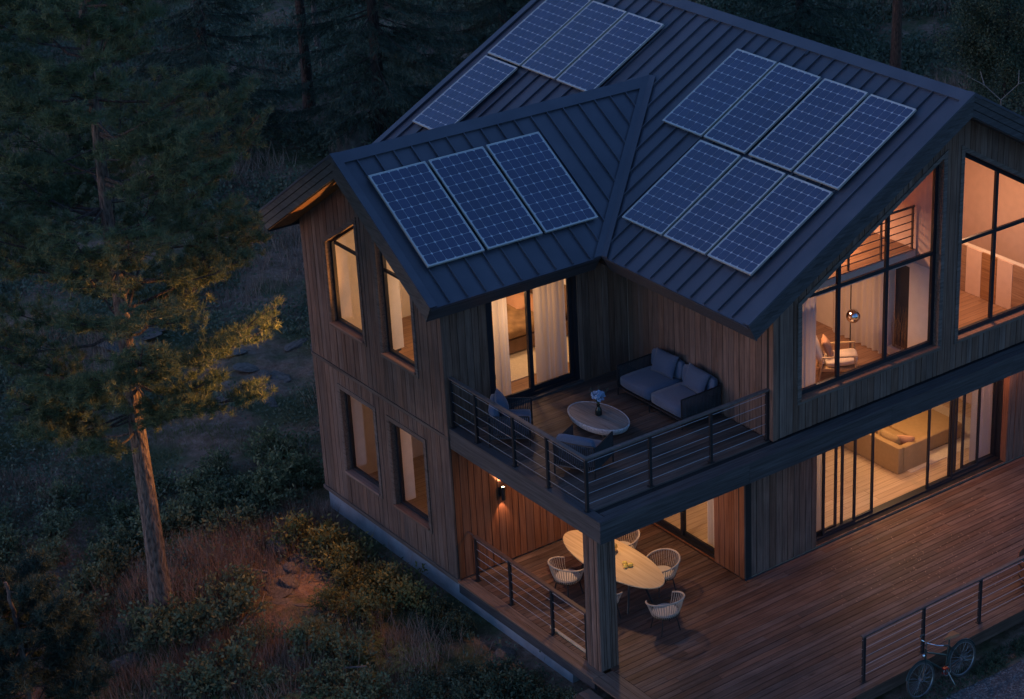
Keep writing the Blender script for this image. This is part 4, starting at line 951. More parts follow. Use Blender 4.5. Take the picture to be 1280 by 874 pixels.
for s, dx, dz in ((-1, -.10, .13), (1, .10, -.13)): m = MB(); m.box(BB.x+dx-.045, BB.x+dx+.045, s*.07, s*.15, BB.z+dz-.012, BB.z+dz+.012) if s > 0 else m.box(BB.x+dx-.045, BB.x+dx+.045, -.15, -.07, BB.z+dz-.012, BB.z+dz+.012); m.build('pedal', MAT['reflector'], bk)
m = MB(); m.lathe([(.004, -.02), (.035, -.01), (.04, .02), (.03, .03)], 14, (0, 0, 0)); o = m.build('headlamp', MAT['chrome'], bk, smooth=True, loc=(-.44, 0, .80), rot=(0, rad(-90), 0))
m = MB(); m.tube([BB+Vector((.03, -.03, -.02)), (.16, -.16, -.0)], .008, 6); m.build('kickstand', MAT['rim'], bk)

# ------------------------------------------------------------------ rooms: furniture and curtains
def curtain(x, y, w, z0, z1, label, axis='x', folds=7, amp=.045, lean=0.0):
    o = tag(empty('curtain', (x, y, z0)), label, 'curtain'); n = folds*8; top, bot = [], []
    ph = (x*3.1+y) % 3
    pts = []
    for i in range(n+1):
        t = i/n; s = math.sin(t*folds*2*math.pi+ph)+.35*math.sin(t*folds*4.3+ph*2); pts.append((t*w, amp*s))
    V = []; Fc = []
    zs = (0, .25, .5, .8, 1.0)
    for k, f in enumerate(zs):
        sc_ = 1.12-.2*f
        for u, a in pts: V.append(((u+lean*(1-f), a*sc_, f*(z1-z0)) if axis == 'x' else (a*sc_, u, f*(z1-z0))))
    m1 = n+1
    for k in range(len(zs)-1):
        for i in range(n): Fc.append((k*m1+i, k*m1+i+1, (k+1)*m1+i+1, (k+1)*m1+i))
    me = bpy.data.meshes.new('drape'); me.from_pydata(V, [], Fc); me.update(); smooth_me(me, 80); link('drape', me, o, MAT['curtain'])
    m = MB(); m.tube([(-.05, 0, z1-z0+.02), (w+.05, 0, z1-z0+.02)] if axis == 'x' else [(0, -.05, z1-z0+.02), (0, w+.05, z1-z0+.02)], .012, 6); m.build('rod', MAT['steel_dark'], o); return o
curtain(1.30, .21, .32, 3.37, 5.80, 'narrow pale curtain at the wall end of the balcony bedroom door', folds=3)
curtain(2.30, .27, .66, 3.37, 5.80, 'gathered pale curtain at the sofa end of the balcony bedroom door', folds=5, amp=.085)
curtain(6.24, -3.26, .34, .04, 2.70, 'cream curtain by the sliding doors, next to the clad house corner', folds=4)
curtain(10.95, -3.2, .62, .04, 2.70, 'pair of cream curtains at the far end of the wide sliding doors', folds=6)
curtain(5.08, -4.13, .50, 3.37, 5.86, 'pale curtain beside the first pane of the great gable window', folds=4)
curtain(8.38, -3.02, 1.5, 3.37, 5.5, 'long sheer curtain in front of the upstairs partition wall', axis='y', folds=9, amp=.03)
curtain(XL+.30, -2.62, .50, .04, 2.55, 'white curtain inside the glass door of the covered corner', axis='y', folds=6, amp=.03)
MAT['bed_linen'] = plain('ochre_bed_linen', (.27, .16, .07), .9, vary=.35, scale=5, bump=.5, bscale=6); MAT['bed_base'] = plain('upholstered_bed', (.20, .12, .07), .9); MAT['throw'] = plain('brown_throw', (.17, .12, .085), .95, bump=.5, bscale=50)
MAT['rug'] = plain('cream_rug', (.62, .53, .40), .95, vary=.08, scale=25, bump=.3, bscale=120); MAT['pillow_rust'] = plain('rust_pillow', (.50, .27, .15), .95, vary=.05); MAT['cream_linen'] = plain('cream_linen', (.68, .58, .44), .9)
bed = tag(empty('bed', (3.05, 2.75, ZS+.046)), 'double bed with ochre covers seen through the balcony door', 'bed')
m = MB(); m.box(-1.0, 1.1, -.95, .95, .06, .34); m.build('base', MAT['bed_base'], bed); m = MB(); m.box(1.1, 1.18, -1.0, 1.0, 0, 1.05); m.build('headboard', MAT['bed_base'], bed)
link('mattress', cushion(2.06, 1.88, .24, .08, .02, 3), bed, MAT['cream_linen'], (.05, 0, .34)); link('duvet', cushion(1.62, 2.04, .30, .12, .05, 4), bed, MAT['bed_linen'], (-.22, 0, .36))
link('throw', cushion(.5, 2.1, .36, .10, .02, 5), bed, MAT['throw'], (-.78, 0, .32))
for i, (x, y) in enumerate(((.66, -.45), (.66, .45), (.42, -.1))): link('pillow', cushion(.44, .66, .20, .14, .05, 31+i), bed, MAT['pillow_rust' if i != 1 else 'cream_linen'], (x, y, .58+.05*(i == 2)), (0, rad(-28), 0))
rg = tag(empty('bedroom_rug', (2.5, 1.35, ZS+.047)), 'cream rug on the bedroom floor between bed and balcony door', 'rug'); m = MB(); m.box(-1.4, 1.7, -.55, .75, 0, .018); m.build('pile', MAT['rug'], rg)
MAT['sofa_mustard'] = plain('mustard_upholstery', (.36, .235, .105), .9, vary=.06, scale=12, bump=.1, bscale=200)
sf = tag(empty('corner_sofa', (9.42, -2.54, .03)), 'low mustard corner sofa inside the living room', 'sofa')
link('backrest', bev_box(.16, 2.6, .62), sf, MAT['sofa_mustard'], (.08, 1.3, 0)); link('armrest', bev_box(.79, .15, .60), sf, MAT['sofa_mustard'], (.557, .077, 0))
link('seat', bev_box(.78, 2.40, .36, .03), sf, MAT['sofa_mustard'], (.555, 1.36, 0)); link('chaise', bev_box(1.30, 1.30, .36, .04), sf, MAT['sofa_mustard'], (1.60, .95, .03)); link('plinth', bev_box(1.26, 1.26, .10, .01), sf, MAT['bed_base'], (1.60, .95, 0))
for i in range(3): link('back_cushion', pillow_me(.64, .40, .24, 40+i), sf, MAT['sofa_mustard'], (.30, .52+i*.7, .355), (0, rad(-14), 0))
link('pillow', pillow_me(.46, .42, .18, 44), sf, MAT['pillow_rust'], (.54, .36, .355), (0, rad(-30), rad(40)))
rg2 = tag(empty('living_room_rug', (11.1, -1.6, .029)), 'pale rug under the mustard sofa in the living room', 'rug'); m = MB(); m.box(-1.4, 1.4, -1.05, 2.4, 0, .015); m.build('pile', MAT['rug'], rg2)
tb = tag(empty('sideboard', (12.2, .6, .03)), 'white sideboard at the back of the living room', 'sideboard')
m = MB(); m.box(-.9, .9, -.22, .22, .1, .75); m.build('carcass', MAT['cream_linen'], tb)
for i in range(3): m = MB(); m.box(-.88+i*.59, -.31+i*.59, -.238, -.222, .12, .73); m.build('door', MAT['cream_linen'], tb)
for sx in (-.8, .8): m = MB(); m.box(sx-.03, sx+.03, -.2, .2, 0, .1); m.build('leg', MAT['table_oak'], tb)
ch = tag(empty('lounge_chair', (7.12, -3.12, ZS+.047), rad(-40)), 'white cushioned lounge chair with wooden arms behind the great gable window', 'lounge chair')
link('seat_cushion', cushion(.62, .58, .14, .06, .03, 50), ch, MAT['cream_linen'], (.04, 0, .28), (0, rad(-8), 0)); link('back_cushion', cushion(.14, .58, .72, .06, .03, 51), ch, MAT['cream_linen'], (-.34, 0, .30), (0, rad(-24), 0)); link('pillow', pillow_me(.42, .36, .16, 52), ch, MAT['pillow_rust'], (-.18, .06, .42), (0, rad(-24), 0))
for s in (-1, 1): tubes_obj('wooden_arm', 'table_oak', ch, [[(-.42, s*.34, 0), (-.34, s*.34, .50), (.34, s*.34, .54)], [(.36, s*.34, 0), (.28, s*.34, .53)]], .022, 8)
m = MB(); m.box(-.38, .34, -.33, .33, .20, .26); m.build('frame', MAT['table_oak'], ch)
lp = tag(empty('floor_lamp', (7.72, -2.78, ZS+.047)), 'slim floor lamp with a chrome ball upstairs', 'floor lamp'); m = MB(); m.lathe([(.0, 0), (.15, 0), (.15, .02), (.012, .03), (.012, 1.78), (.0, 1.78)], 20); m.build('stand', MAT['steel_dark'], lp, smooth=True)
m = MB(); m.lathe([(.145*math.sin(math.pi*i/14)+.0005, 1.0-.145*math.cos(math.pi*i/14)) for i in range(15)], 24, (-.02, -.1, 0)); m.build('globe', MAT['chrome'], lp, smooth=True)
gp = tag(empty('dried_grass', (8.58, -3.34, pz0+.162)), 'dried ornamental grasses in the tall dark niche upstairs', 'dried grass'); MAT['dry'] = plain('dry_straw', (.30, .18, .07), .9); m = MB(); rf = random.Random(9)
for i in range(46):
    y0 = rf.uniform(-.22, .22); m.tube([(0, y0, 0), (rf.uniform(-.03, .04), y0+rf.uniform(-.06, .06), rf.uniform(.3, .5)), (rf.uniform(-.06, .05), y0+rf.uniform(-.12, .12), rf.uniform(.6, 1.05))], [.004, .003, .001], 4)
m.build('blades', MAT['dry'], gp)

# ------------------------------------------------------------------ lamps that light the rooms, and added lamps for pine, soffit and deck
WARM = (1.0, .57, .27); WARM2 = (1.0, .50, .25); LK = .25     # all lamps are dimmed together
def room_lamp(name, label, loc, power, size=.5, col=WARM, shape='disc', drop=.0):
    o = tag(empty(name, loc), label, 'ceiling lamp')
    m = MB(); m.lathe([(.0, .0), (size*.5, .0), (size*.5, .03), (.0, .03)], 24); m.build('housing', MAT['cream_linen'], o, smooth=True)
    L = bpy.data.lights.new('lamp_light', 'AREA'); L.shape = 'DISK'; L.size = size; L.energy = power*LK; L.color = col; lo = bpy.data.objects.new('lamp_light', L); COL.objects.link(lo); lo.parent = o; lo.location = (0, 0, -.02)
    return o
def bulb_lamp(label, loc, power, col=WARM, r=.14, h=1.5):
    o = tag(empty('floor_lamp', loc), label, 'floor lamp'); m = MB(); m.lathe([(.0, 0), (.14, 0), (.14, .02), (.012, .03), (.012, h-.18), (.0, h-.18)], 18); m.build('stand', MAT['steel_dark'], o, smooth=True)
    m = MB(); m.lathe([(.12, h+.30), (.17, h+.0), (.165, h-.0), (.115, h+.30)], 20); m.build('lamp_shade', MAT['curtain'], o, smooth=True)
    L = bpy.data.lights.new('lamp_light', 'POINT'); L.energy = power*LK; L.color = col; L.shadow_soft_size = r; lo = bpy.data.objects.new('lamp_light', L); COL.objects.link(lo); lo.parent = o; lo.location = (0, 0, h+.42); return o
room_lamp('ceiling_lamp', 'round ceiling lamp over the living room sofa', (9.9, -1.4, ZS-ST-.012), 74, .8)
room_lamp('ceiling_lamp', 'round ceiling lamp over the living room floor by the glass door', (6.6, -1.9, ZS-ST-.012), 54, .7)
room_lamp('ceiling_lamp', 'small ceiling lamp close to the wide sliding doors', (9.6, -3.0, ZS-ST-.012), 20, .5)
for k, x in enumerate((7.4, 9.3, 11.2)): room_lamp('ceiling_lamp', 'added soffit light brightening the deck outside the wide sliding doors', (x, -4.0, ZS-ST-.001), 27, .16, (1.0, .42, .24))['group'] = 'added soffit lights outside the sliding doors'  # added lamps without known fixtures, they brighten the deck by the doors
room_lamp('ceiling_lamp', 'bedroom ceiling lamp above the bed', (2.7, 1.9, 6.2), 56, .5)
room_lamp('ceiling_lamp', 'ceiling lamp below the mezzanine upstairs', (6.6, -2.4, 5.565), 92, .6, WARM2)
room_lamp('ceiling_lamp', 'hanging lamp high under the main ridge', (6.7, -2.4, 6.75), 150, .6, WARM2)
room_lamp('ceiling_lamp', 'hanging lamp in the far upper room', (10.6, -2.6, 6.9), 180, .6, WARM2)
room_lamp('ceiling_lamp', 'recessed soffit downlight above the oval dining table', (2.25, -2.1, ZS-ST-.0), 50, .24, WARM)
room_lamp('ceiling_lamp', 'recessed soffit downlight close to the sconce wall', (2.3, -.62, ZS-ST-.0), 26, .18, (1.0, .45, .22))
bulb_lamp('shaded floor lamp in the balcony bedroom', (1.80, 1.20, ZS+.047), 130)
bulb_lamp('shaded floor lamp in the ground floor room behind the gable windows', (1.80, 1.20, .022), 34, WARM2, h=1.5)
def spotlight(label, loc, power, tilt, cone=82, yaw=0):      # added unseen can, turned outward to light pine, soil and soffit
    o = tag(empty('added_spotlight', loc), label, 'spotlight'); m = MB(); m.tube([(.10, 0, .05), (.02, 0, .02)], .035, 12); m.build('can', MAT['steel_dark'], o, smooth=True); m = MB(); m.tube([(.08, 0, .06), (.08, 0, .16)], .008, 6); m.build('bracket', MAT['steel_dark'], o)
    L = bpy.data.lights.new('spot_light', 'SPOT'); L.energy = power*LK; L.color = (1.0, .38, .085); L.spot_size = rad(cone); L.spot_blend = .7; L.shadow_soft_size = .05
    lo = bpy.data.objects.new('spot_light', L); COL.objects.link(lo); lo.parent = o; lo.location = (-.02, 0, 0); lo.rotation_euler = (0, rad(90+tilt), rad(yaw))
spotlight('added unseen spotlight for the pine, inside the upper gable window nearer the balcony', (.36, 1.32, 5.05), 4600, -3, 76)
spotlight('added unseen spotlight for the soil, inside the lower gable window nearer the deck', (.36, 1.35, 2.52), 420, -34, 84)
spotlight('added unseen spotlight for the soil, inside the lower gable window farther from the deck', (.36, 3.20, 2.52), 460, -34, 84)
spotlight('added unseen uplight for the soffit, on the floor behind the upper gable window farther from the balcony', (.95, 3.35, ZS+.12), 1000, 55, 60)
for s, pw_l, ang in ((1, 46, 74), (-1, 26, 62)):
    L = bpy.data.lights.new('sconce_light', 'SPOT'); L.energy = pw_l*LK; L.color = WARM2; L.spot_size = rad(ang); L.spot_blend = .5; L.shadow_soft_size = .02
    lo = bpy.data.objects.new('sconce_light', L); COL.objects.link(lo); lo.parent = sc; lo.location = (0, -.085, .135*s if s > 0 else -.165); lo.rotation_euler = (math.pi if s > 0 else 0, 0, 0)
    lo.rotation_euler.x += rad(14)*(-1 if s > 0 else 1)
# ------------------------------------------------------------------ ground
def hgt(x, y):
    x = np.asarray(x, dtype=float); y = np.asarray(y, dtype=float)
    n = .16*np.sin(x*.9+1.3)*np.cos(y*.7+.4)+.10*np.sin(x*1.9-y*1.3+2.)+.05*np.sin(x*3.7+y*2.9)+.03*np.sin(x*7.1-y*6.3)
    n2 = .5*np.sin(x*.21+.7)*np.sin(y*.17+1.1)+.3*np.sin(x*.37-y*.29)
    d = np.maximum(np.maximum(-x-.2, x-13.5), np.maximum(y-8, -8.2-y)); w = np.clip(d/2.5, 0, 1); w2 = np.clip((d-3)/14, 0, 1)
    gr = np.clip((-7.6-y)/.6, 0, 1)*np.clip((x+1)/2, 0, 1)
    h = -.53+w*n*.75+w2*n2
    return h*(1-gr)+gr*-.505
def ground_mat():
    m, nt, b = new_mat('forest_floor'); L = nt.links; tc = N(nt, 'ShaderNodeTexCoord')
    def noi(s, d=6, r=.6):
        n = N(nt, 'ShaderNodeTexNoise'); n.inputs['Scale'].default_value = s; n.inputs['Detail'].default_value = d; n.inputs['Roughness'].default_value = r; L.new(tc.outputs['Object'], n.inputs['Vector']); return n.outputs['Fac']
    soil = ramp(nt, noi(5.5, 8, .7), [(.3, (.15, .088, .064)), (.5, (.26, .165, .12)), (.7, (.37, .26, .20))])
    moss = ramp(nt, noi(9, 6), [(.3, (.065, .072, .036)), (.7, (.14, .14, .07))])
    fac = ramp(nt, noi(.55, 5), [(.42, (0, 0, 0)), (.56, (1, 1, 1))])
    mx = N(nt, 'ShaderNodeMix', data_type='RGBA'); L.new(fac, mx.inputs[0]); L.new(soil, mx.inputs[6]); L.new(moss, mx.inputs[7])
    L.new(mx.outputs[2], b.inputs['Base Color']); b.inputs['Roughness'].default_value = .95; b.inputs['Specular IOR Level'].default_value = .15
    vo = N(nt, 'ShaderNodeTexVoronoi'); vo.inputs['Scale'].default_value = 3.0; L.new(tc.outputs['Object'], vo.inputs['Vector'])
    ad = N(nt, 'ShaderNodeMath', operation='ADD'); L.new(vo.outputs['Distance'], ad.inputs[0]); L.new(noi(14, 8, .7), ad.inputs[1])
    bp = N(nt, 'ShaderNodeBump'); bp.inputs['Strength'].default_value = .8; bp.inputs['Distance'].default_value = .12; L.new(ad.outputs[0], bp.inputs['Height']); L.new(bp.outputs[0], b.inputs['Normal']); return m
ax = np.concatenate([np.linspace(-140, -14, 24), np.arange(-13.75, 16, .25), np.linspace(16.6, 60, 60), np.linspace(64, 200, 24)])
ay = np.concatenate([np.linspace(-120, -14, 22), np.arange(-13.75, 16, .25), np.linspace(16.6, 70, 70), np.linspace(74, 220, 24)])
GX, GY = np.meshgrid(ax, ay); GZg = hgt(GX, GY); nx, ny = len(ax), len(ay)
V = np.stack([GX.ravel(), GY.ravel(), GZg.ravel()], 1); I = np.arange(nx*ny).reshape(ny, nx)
Fq = np.stack([I[:-1, :-1].ravel(), I[:-1, 1:].ravel(), I[1:, 1:].ravel(), I[1:, :-1].ravel()], 1)
gme = np_mesh('ground', V, Fq); smooth_me(gme, 180); ground = link('ground', gme, None, ground_mat()); tag(ground, 'uneven forest floor of brown soil and moss around the house', 'ground', kind='structure')
gv = MB(); gn = 40; rowsg = []
xs_g = np.linspace(1.5, 40, gn)
for x in xs_g: rowsg.append([(x, -8.52+.10*math.sin(x*1.7)+.05*math.sin(x*4.1), -.494), (x, -26, -.494)])
for a, b in zip(rowsg, rowsg[1:]): gv.add([a[0], a[1], b[1], b[0]], [(0, 1, 2, 3)])
def gravel_mat():
    m, nt, b = new_mat('dark_gravel'); L = nt.links; tc = N(nt, 'ShaderNodeTexCoord'); vo = N(nt, 'ShaderNodeTexVoronoi'); vo.inputs['Scale'].default_value = 32; L.new(tc.outputs['Object'], vo.inputs['Vector'])
    L.new(ramp(nt, vo.outputs['Color'], [(.1, (.035, .037, .042)), (.55, (.075, .078, .085)), (.95, (.20, .20, .20))]), b.inputs['Base Color']); b.inputs['Roughness'].default_value = .9
    bp = N(nt, 'ShaderNodeBump'); bp.inputs['Strength'].default_value = .9; bp.inputs['Distance'].default_value = .03; bp.invert = True; L.new(vo.outputs['Distance'], bp.inputs['Height']); L.new(bp.outputs[0], b.inputs['Normal']); return m
tag(gv.build('gravel_path', gravel_mat()), 'dark gravel strip beside the deck under the bicycle', 'gravel', kind='structure')

# ------------------------------------------------------------------ foliage makers
def unit(v): return v/np.maximum(np.linalg.norm(v, axis=-1, keepdims=True), 1e-9)
def rand_dirs(n, rng): return unit(rng.normal(size=(n, 3)))
def blades(base, d, length, width, rng):
    """thin triangles: needles and grass"""
    n = len(base); side = unit(np.cross(d, rand_dirs(n, rng))); length = np.broadcast_to(length, (n,))[:, None]; width = np.broadcast_to(width, (n,))[:, None]
    V = np.stack([base-side*width/2, base+side*width/2, base+d*length], 1).reshape(-1, 3); return V, np.arange(3*n).reshape(n, 3)
def leaves(base, d, length, width, rng, nrm=None):
    n = len(base); side = unit(np.cross(d, rand_dirs(n, rng) if nrm is None else nrm)); length = np.broadcast_to(length, (n,))[:, None]; width = np.broadcast_to(width, (n,))[:, None]
    mid = base+d*length*.45; V = np.stack([base, mid+side*width/2, base+d*length, mid-side*width/2], 1).reshape(-1, 3); return V, np.arange(4*n).reshape(n, 4)
def join(parts):
    V = []; Fs = []; k = 0
    for v, f in parts: V.append(v); Fs.append(f+k); k += len(v)
    return np.concatenate(V), np.concatenate(Fs)
MAT['needle'] = leafy('pine_needles', [(.055, .095, .062), (.085, .130, .075), (.125, .165, .082), (.17, .19, .085)], pos_scale=.9)
MAT['needle_dark'] = leafy('spruce_needles', [(.030, .052, .040), (.046, .074, .056), (.072, .105, .076)], pos_scale=.7)
MAT['shrub'] = leafy('shrub_leaves', [(.10, .128, .066), (.145, .172, .09), (.21, .23, .13)], pos_scale=.8)
MAT['shrub_olive'] = leafy('olive_shrub_leaves', [(.10, .11, .045), (.15, .155, .062), (.22, .21, .085)], pos_scale=.8)
MAT['shrub_dark'] = leafy('dark_shrub_leaves', [(.040, .062, .040), (.065, .092, .056), (.10, .13, .08)], pos_scale=.8)
MAT['straw'] = leafy('dry_grass', [(.20, .13, .095), (.31, .21, .155), (.43, .31, .235)], trans=.2, pos_scale=.5)
MAT['grass'] = leafy('low_grass', [(.10, .115, .050), (.15, .16, .068), (.21, .21, .10)], pos_scale=.6)
MAT['fern'] = leafy('fern_frond', [(.09, .12, .05), (.13, .165, .065), (.18, .21, .09)], pos_scale=2.)
MAT['under'] = leafy('undergrowth_leaves', [(.075, .100, .066), (.11, .14, .09), (.16, .18, .125)], pos_scale=.35)
def bark(name, c0, c1, c2):
    m, nt, b = new_mat(name); L = nt.links; tc = N(nt, 'ShaderNodeTexCoord'); mp = N(nt, 'ShaderNodeMapping'); mp.inputs['Scale'].default_value = (11, 11, 3.2); L.new(tc.outputs['Object'], mp.inputs['Vector'])
    vo = N(nt, 'ShaderNodeTexVoronoi', feature='DISTANCE_TO_EDGE'); vo.inputs['Scale'].default_value = 1.3; L.new(mp.outputs[0], vo.inputs['Vector']); no = N(nt, 'ShaderNodeTexNoise'); no.inputs['Scale'].default_value = 2.; no.inputs['Detail'].default_value = 8; L.new(mp.outputs[0], no.inputs['Vector'])
    ml = N(nt, 'ShaderNodeMath', operation='MULTIPLY_ADD'); ml.inputs[1].default_value = .55; L.new(vo.outputs[0], ml.inputs[0]); L.new(no.outputs['Fac'], ml.inputs[2])
    L.new(ramp(nt, ml.outputs[0], [(.36, c0), (.56, c1), (.85, c2)]), b.inputs['Base Color']); b.inputs['Roughness'].default_value = .9
    bp = N(nt, 'ShaderNodeBump'); bp.inputs['Strength'].default_value = 1.0; bp.inputs['Distance'].default_value = .05; L.new(ml.outputs[0], bp.inputs['Height']); L.new(bp.outputs[0], b.inputs['Normal']); return m
MAT['bark'] = bark('pine_bark', (.045, .032, .026), (.13, .095, .078), (.22, .165, .135)); MAT['bark_limb'] = bark('limb_bark', (.03, .023, .02), (.07, .054, .047), (.11, .085, .075)); MAT['bark_dark'] = bark('dark_bark', (.016, .012, .011), (.040, .030, .027), (.07, .052, .046)); MAT['bark_red'] = bark('reddish_bark', (.035, .018, .012), (.09, .045, .030), (.14, .075, .05))
def trunk_mb(h, r0, r1, rng, wob=.05, seg=26, n=12, flare=1.35):
    mb = MB(); rings = []; cxs = np.cumsum(rng.normal(0, wob*.35, seg+1)); cys = np.cumsum(rng.normal(0, wob*.35, seg+1)); ctr = []
    for i in range(seg+1):
        t = i/seg; z = h*t-.25*(i == 0); r = r0+(r1-r0)*t**.85
        if t < .06: r *= 1+(flare-1)*(1-t/.06)
        c = (cxs[i]*t, cys[i]*t); ctr.append(Vector((c[0], c[1], h*t))); rings.append([(c[0]+r*(1+.06*math.sin(3*a+z*1.7)+.04*math.sin(7*a))*math.cos(a), c[1]+r*(1+.06*math.sin(3*a+z*1.7)+.04*math.sin(7*a+z))*math.sin(a), z) for a in [2*math.pi*j/n for j in range(n)]])
    mb.loft(rings); return mb, ctr
def at(ctr, z, h):
    f = max(0, min(len(ctr)-1.001, z/h*(len(ctr)-1))); j = int(f); return ctr[j].lerp(ctr[j+1], f-j)

def pine(name, loc, h, crown0, rmax, r0, label, seed, tufts=1.0, rise=.25, step=.42, cat='tree', group=None, full_low=False, bark_m='bark', nl=.15, nw=.017, per=30, nmat='needle'):
    rng = np.random.default_rng(seed); root = tag(empty(name, loc), label, cat, group)
    tb, ctr = trunk_mb(h, r0, .03, rng, wob=.05); tb.build('trunk', MAT[bark_m], root, smooth=True)
    limbs = MB(); C = []; D = []; z = crown0
    while z < h-.3:
        t = (z-crown0)/(h-crown0)
        prof = (min(1, .55+t*2.2) if not full_low else 1.0)*(1-t)**.62
        for k in range(rng.integers(3, 6)):
            a = rng.uniform(0, 2*math.pi); Lb = rmax*prof*rng.uniform(.55, 1.08)+.25; zb = z+rng.uniform(-.2, .2); p0 = at(ctr, zb, h); ri = rise*rng.uniform(-.6, 1.5)+(.35*t)
            pts = []; drift = rng.normal(0, .10)
            for s in range(6):
                f = s/5; aa = a+drift*f; pts.append(p0+Vector((math.cos(aa)*Lb*f, math.sin(aa)*Lb*f, Lb*(ri*f-.22*f*(1-f)*2+.10*f*f)+rng.normal(0, .03))))
            limbs.tube(pts, [max(.007, .012*Lb*(1-.8*f/5)+.003) for f in range(6)], 5)
            nt_ = int((5+Lb*5)*tufts)
            for q in range(nt_):
                f = rng.uniform(.20, 1.0)**.75; j = min(4, int(f*5)); b = pts[j].lerp(pts[j+1], f*5-j); sa = a+rng.choice((-1, 1))*rng.uniform(.5, 1.3); Ls = Lb*(.10+.30*(1-f))*rng.uniform(.6, 1.3)+.10
                e = b+Vector((math.cos(sa)*Ls, math.sin(sa)*Ls, rng.uniform(-.05, .35)*Ls+.05)); limbs.tube([b, b.lerp(e, .5)+Vector((0, 0, .02)), e], [.009, .006, .003], 4, cap=False)
                m_ = 3+int(Ls*4)
                for w in range(m_):
                    g = (w+1)/m_; c = b.lerp(e, g); C.append((c.x+rng.normal(0, .05), c.y+rng.normal(0, .05), c.z+rng.normal(0, .03)+.02)); D.append((math.cos(sa)*.5, math.sin(sa)*.5, .75))
            C.append(tuple(pts[-1])); D.append((math.cos(a)*.6, math.sin(a)*.6, .6))
        z += step*rng.uniform(.7, 1.3)
    C = np.array(C); D = unit(np.array(D)); n = len(C); base = np.repeat(C, per, 0)+rng.normal(0, .022, (n*per, 3)); d = unit(np.repeat(D, per, 0)*.75+rand_dirs(n*per, rng))
    V, Fc = blades(base, d, rng.uniform(.6, 1.1, n*per)*nl, nw, rng)
    cr = link('crown', np_mesh('crown', V, Fc), root, MAT[nmat]); cr['kind'] = 'stuff'
    limbs.build('limbs', MAT['bark_limb'], root, smooth=True, fix=False)['kind'] = 'stuff'; return root, n*per
def gz(x, y): return float(hgt(x, y))
_, n1 = pine('pine_tree', (-4.64, 3.20, gz(-4.64, 3.2)-.02), 16.5, 4.3, 3.45, .205, 'tall pine tree with bare lower trunk standing beside the gable wall', 21, tufts=1.3, per=34, step=.38, nw=.013)
_, n2 = pine('young_pine', (-7.85, 1.75, gz(-7.85, 1.75)-.02), 2.9, .3, 1.35, .07, 'young bushy pine in the undergrowth in front of the tall pine', 33, tufts=2.2, step=.24, full_low=True, rise=.35, nl=.15, per=26, nmat='needle_dark')
print('pine needles', n1, n2)

def spruce_mesh(h, rmax, z0, seed, dens=1.0, upper=6.5):
    rng = np.random.default_rng(seed); tb, ctr = trunk_mb(h, .20, .03, rng, wob=.03, n=10); limbs = MB(); B = []; Dd = []; z = z0
    while z < h-.4:
        t = (z-z0)/(h-z0); Lmax = rmax*(1-t)**.8+.2; fine = 1.0 if z < upper else .35
        for k in range(6):
            a = rng.uniform(0, 6.283); Lb = Lmax*rng.uniform(.6, 1.05); p0 = at(ctr, z+rng.uniform(-.15, .15), h); pts = [p0+Vector((math.cos(a)*Lb*f, math.sin(a)*Lb*f, -Lb*(.38*f-.22*f*f))) for f in (0, .25, .5, .75, 1)]
            limbs.tube(pts, [.022, .018, .013, .009, .004], 4, cap=False)
            for q in range(int((8+Lb*9)*fine*dens)):
                f = rng.uniform(.15, 1); j = min(3, int(f*4)); b = pts[j].lerp(pts[j+1], f*4-j); sa = a+rng.choice((-1, 1))*rng.uniform(.3, 1.2); Ls = Lb*.34*(1.15-f)*rng.uniform(.6, 1.3)+.12
                m_ = int(10+Ls*34)
                g = rng.uniform(0, 1, m_); c = np.array(b)+np.stack([math.cos(sa)*Ls*g, math.sin(sa)*Ls*g, -Ls*.42*g*g-.02*g], 1)
                B.append(c+rng.normal(0, .018, (m_, 3))); hang = np.stack([np.full(m_, math.cos(sa)*.6), np.full(m_, math.sin(sa)*.6), np.full(m_, -.55)], 1); Dd.append(unit(hang+.55*rand_dirs(m_, rng)))
        z += .36*rng.uniform(.8, 1.2)
    B = np.concatenate(B); Dd = np.concatenate(Dd); V, Fc = blades(B, Dd, rng.uniform(.09, .17, len(B)), .020, rng); return tb, limbs, np_mesh('crown', V, Fc), len(B)
sp = [spruce_mesh(13, 2.6, 1.1, 51, .9), spruce_mesh(15, 2.9, .45, 52, 1.0)]
print('spruce', [s[3] for s in sp])
def spruce(k, x, y, label, s=1.0, rz=0.0, group='spruces behind the house', protos={}):
    root = tag(empty('spruce_tree', (x, y, gz(x, y)-.03), rz), label, 'tree', group); root.scale = (s, s, s)
    tb, limbs, cme, _ = sp[k]
    if k not in protos: protos[k] = (tb.build('trunk', MAT['bark_dark'], root, smooth=True), limbs.build('limbs', MAT['bark_dark'], root, fix=False), link('crown', cme, root, MAT['needle_dark'])); protos[k][2]['kind'] = 'stuff'; protos[k][1]['kind'] = 'stuff'
    else:
        for o in protos[k]: c = o.copy(); COL.objects.link(c); c.parent = root
spruce(0, 8.6, 26.9, 'dark spruce with hanging branches standing behind the tall pine', 1.0, .3)
spruce(1, 13.4, 25.0, 'broad black spruce rising behind the ridge of the wing', 1.15, 1.1)
spruce(1, 19.8, 27.5, 'spruce behind the back end of the main roof with low sweeping boughs', .95, 2.4)
spruce(0, 30.5, 24.3, 'spruce peeking over the main ridge, beside the reddish trunk', 1.05, 4.0)
spruce(0, 3.5, 37.0, 'distant spruce deep in the wood behind the tall pine crown', 1.1, 5.2)
spruce(1, 42.0, 26.0, 'distant spruce deep in the wood beyond the broadleaf tree', 1.0, .9)
